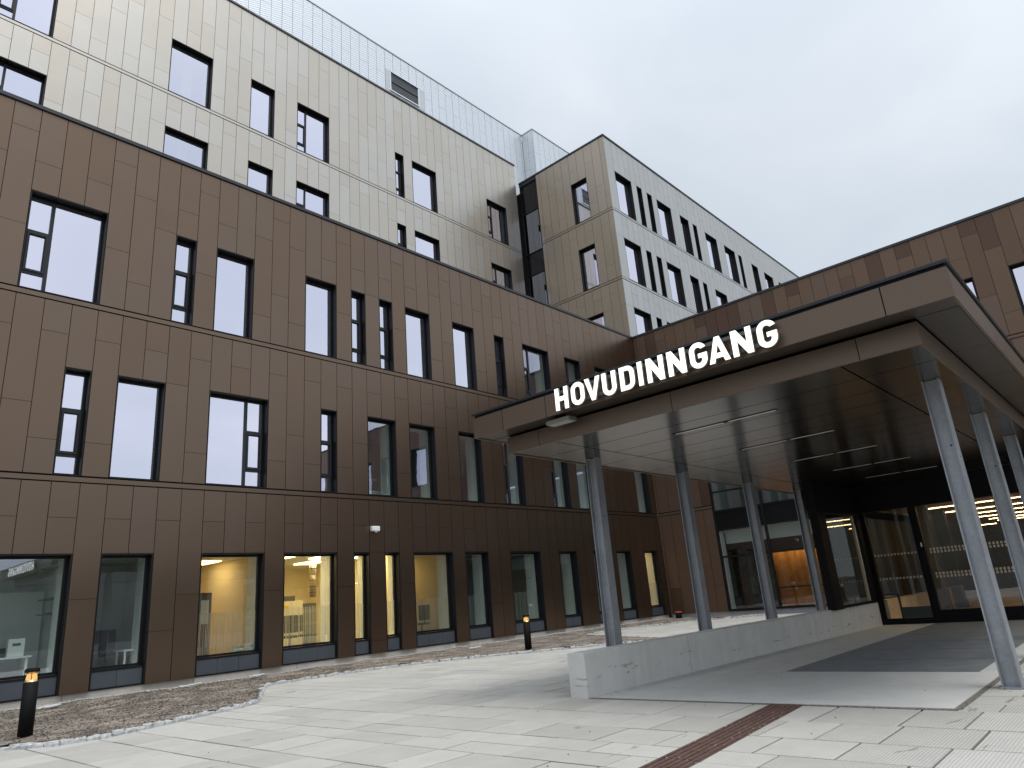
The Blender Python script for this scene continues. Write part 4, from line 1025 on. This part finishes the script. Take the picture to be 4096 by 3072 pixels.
s = MB(); s.cyl((3.75, YB + .95, 1.80), (3.55, YB + .95, 1.74), .06, .10, M_WHITE, 14); s.build('lamp_head', la)
cb = thing('office_cabinet', 'cream tall cabinet with boxes on top in the bright yellow window', 'cabinet')
s = MB(); s.box(12.15, 13.0, YB + 2.6, YB + 3.2, .455, 2.0, M_CAB); s.build('body', cb, .01)
s = MB(); s.box(12.16, 12.57, YB + 2.58, YB + 2.599, .47, 1.98, M_CAB); s.box(12.58, 12.99, YB + 2.58, YB + 2.599, .47, 1.98, M_CAB); s.build('door', cb)
s = MB(); s.box(12.3, 12.46, YB + 2.572, YB + 2.58, 1.78, 1.86, plain('yellow_sticker', (.75, .45, .02), .6)); s.build('sticker', cb)
def cbox(x, y, z, l, d, h, mat, label, name='storage_box'):
    s = MB(); s.box(x, x + l, y, y + d, z, z + h, mat); s.box(x + l * .25, x + l * .75, y - .01, y, z + h * .6, z + h * .75, M_GRYP); tag(s.build(name, None, .008), label, 'box')
cbox(12.25, YB + 2.65, 2.003, .5, .35, .16, M_GRYP, 'dark flat box on top of the cream cabinet')
cbox(13.02, YB + 2.62, .455, .5, .5, 1.45, M_GRYP, 'tall dark machine beside the cream cabinet', 'office_machine')
s = MB(); s.cyl((13.75, YB + 3.2, 2.1), (13.75, YB + 3.2, 3.29), .11, .11, plain('silver_duct', (.5, .45, .35), .35, .8), 18)
for k in range(5): s.cyl((13.75, YB + 3.2, 2.25 + .2 * k), (13.75, YB + 3.2, 2.27 + .2 * k), .12, .12, M_GRYP, 18)
tag(s.build('air_duct'), 'silver round air duct in the bright yellow window', 'duct')
dk = thing('desk', 'white desk along the first ground floor window', 'desk')
s = MB(); s.box(2.6, 5.0, YB + .75, YB + 1.45, 1.08, 1.115, M_WHITE); s.build('desktop', dk)
for x in (2.65, 4.9): s = MB(); s.box(x, x + .05, YB + .8, YB + 1.4, .455, 1.079, M_WHITE); s.build('leg', dk)
cbox(4.55, YB + .85, 1.117, .32, .4, .38, M_WHITE, 'white box of cables on the desk in the first window')
cbox(4.08, YB + .95, 1.117, .45, .3, .2, M_BLACKPL, 'black bag shaped case on the desk in the first window', 'desk_case')
sh = thing('wall_shelf', 'pair of thin shelves on the pale wall in the first window', 'shelf')
for z in (2.0, 2.35): s = MB(); s.box(5.36, 5.64, YB + .7, YB + 2.2, z, z + .03, M_GRYP); s.build('board', sh)
pw = thing('partition', 'pale green partition panel inside the first ground floor window', 'partition')
s = MB(); s.box(4.25, 5.6, YB + 2.6, YB + 2.66, .455, 2.6, M_WHITE); s.build('board', pw)
cd = thing('side_table', 'white table in the second ground floor window', 'table')
s = MB(); s.box(6.9, 7.5, YB + .6, YB + 1.2, 1.0, 1.04, M_WHITE); s.build('tabletop', cd)
for x, y in ((6.92, .62), (7.44, .62), (6.92, 1.14), (7.44, 1.14)): s = MB(); s.box(x, x + .04, YB + y, YB + y + .04, .455, .999, M_WHITE); s.build('leg', cd)
bp = thing('door_leaf', 'dark open door leaf in the first amber lit window', 'door')
s = MB(); s.box(9.25, 9.62, YB + 1.9, YB + 1.96, .455, 2.35, plain('door_brown', (.16, .10, .05), .6)); s.build('leaf', bp)
s = MB(); s.box(9.32, 9.55, YB + 1.89, YB + 1.8995, 1.5, 2.15, M_WHITE); s.build('vision_panel', bp)
gp_ = MB()
for k in range(14):
    a = rnd.uniform(0, 6.28); r0 = .02; r1 = rnd.uniform(.1, .2); x, y = 9.72, YB + .45
    gp_.poly([(x, y, .76), (x + r1 * math.cos(a) - .03, y + .5 * r1 * math.sin(a), .80 + rnd.uniform(0, .08)), (x + r1 * 1.2 * math.cos(a), y + .5 * r1 * math.sin(a), .78), (x + r1 * math.cos(a) + .03, y + .5 * r1 * math.sin(a) + .02, .84)], plain('lettuce_green', (.10, .35, .05), .6) if 'lettuce_green' not in bpy.data.materials else bpy.data.materials['lettuce_green'])
gp_.cyl((9.72, YB + .45, .70), (9.72, YB + .45, .79), .12, .2, M_WHITE, 18)
tag(gp_.build('plant_bowl'), 'green leafy plant in a white bowl on the amber window sill', 'plant')
cbox(10.0, YB + .36, .70, .14, .14, .2, M_WHITE, 'small white pot beside the leafy plant on the sill', 'pot')
vs = thing('book_shelf', 'white shelf with dark boxes in a first floor window', 'shelf')
s = MB(); s.box(14.0, 15.3, YB + 1.5, YB + 1.8, 5.95, 5.98, M_WHITE); s.box(14.2, 15.3, YB + 1.2, YB + 1.8, 4.99, 5.5, M_WHITE); s.build('board', vs)
s = MB()
for k in range(4): s.box(14.3 + .2 * k, 14.47 + .2 * k, YB + 1.52, YB + 1.78, 5.981, 6.30, M_BLACKPL)
s.build('box_file', vs)
wc = thing('white_pillar', 'white interior column behind the widest beige facade window', 'column')
s = MB(); s.box(10.0, 10.4, YE + .9, YE + 1.2, 18.35, 21.6, M_WHITE); s.box(10.0, 10.4, YE + .9, YE + 1.2, 22.81, 26.0, M_WHITE); s.build('shaft', wc)
pb = MB(); pb.box(XD + .32, XD + .62, 4.3, 4.62, .03, .26, plain('kraft_paper', (.55, .38, .25), .8)); pb.box(XD + .3, XD + .64, 3.7, 4.25, .03, .05, plain('cardboard', (.30, .22, .15), .85)); tag(pb.build('cardboard_box', None, .01), 'opened cardboard box on the lobby floor behind the glass', 'box')

# ================================================================== what stands behind the camera
hb = MB()
N = 120
M_HILL = plain('wooded_hillside', (.030, .036, .028), .95, var=.5, scale=.08)
for i in range(N + 1):
    a = math.pi * (1.0 + 1.35 * (i / N - .5)) + math.pi / 2 + .2
    for j, (r, h) in enumerate(((150, 0), (190, 13), (240, 22), (320, 32))):
        k = 1 + .35 * mn.noise(Vector((i * .11, j * .6, 0))) + .12 * mn.noise(Vector((i * .6, j, 5)))
        hb.v.append((r * math.cos(a), r * math.sin(a), h * k - .1 if j else -.1))
for i in range(N):
    for j in range(3): k = i * 4 + j; hb.f.append((k, k + 4, k + 5, k + 1))
hb._fill(M_HILL, True)
struct(hb.build('hill'), 'dark wooded hillside far across the street')
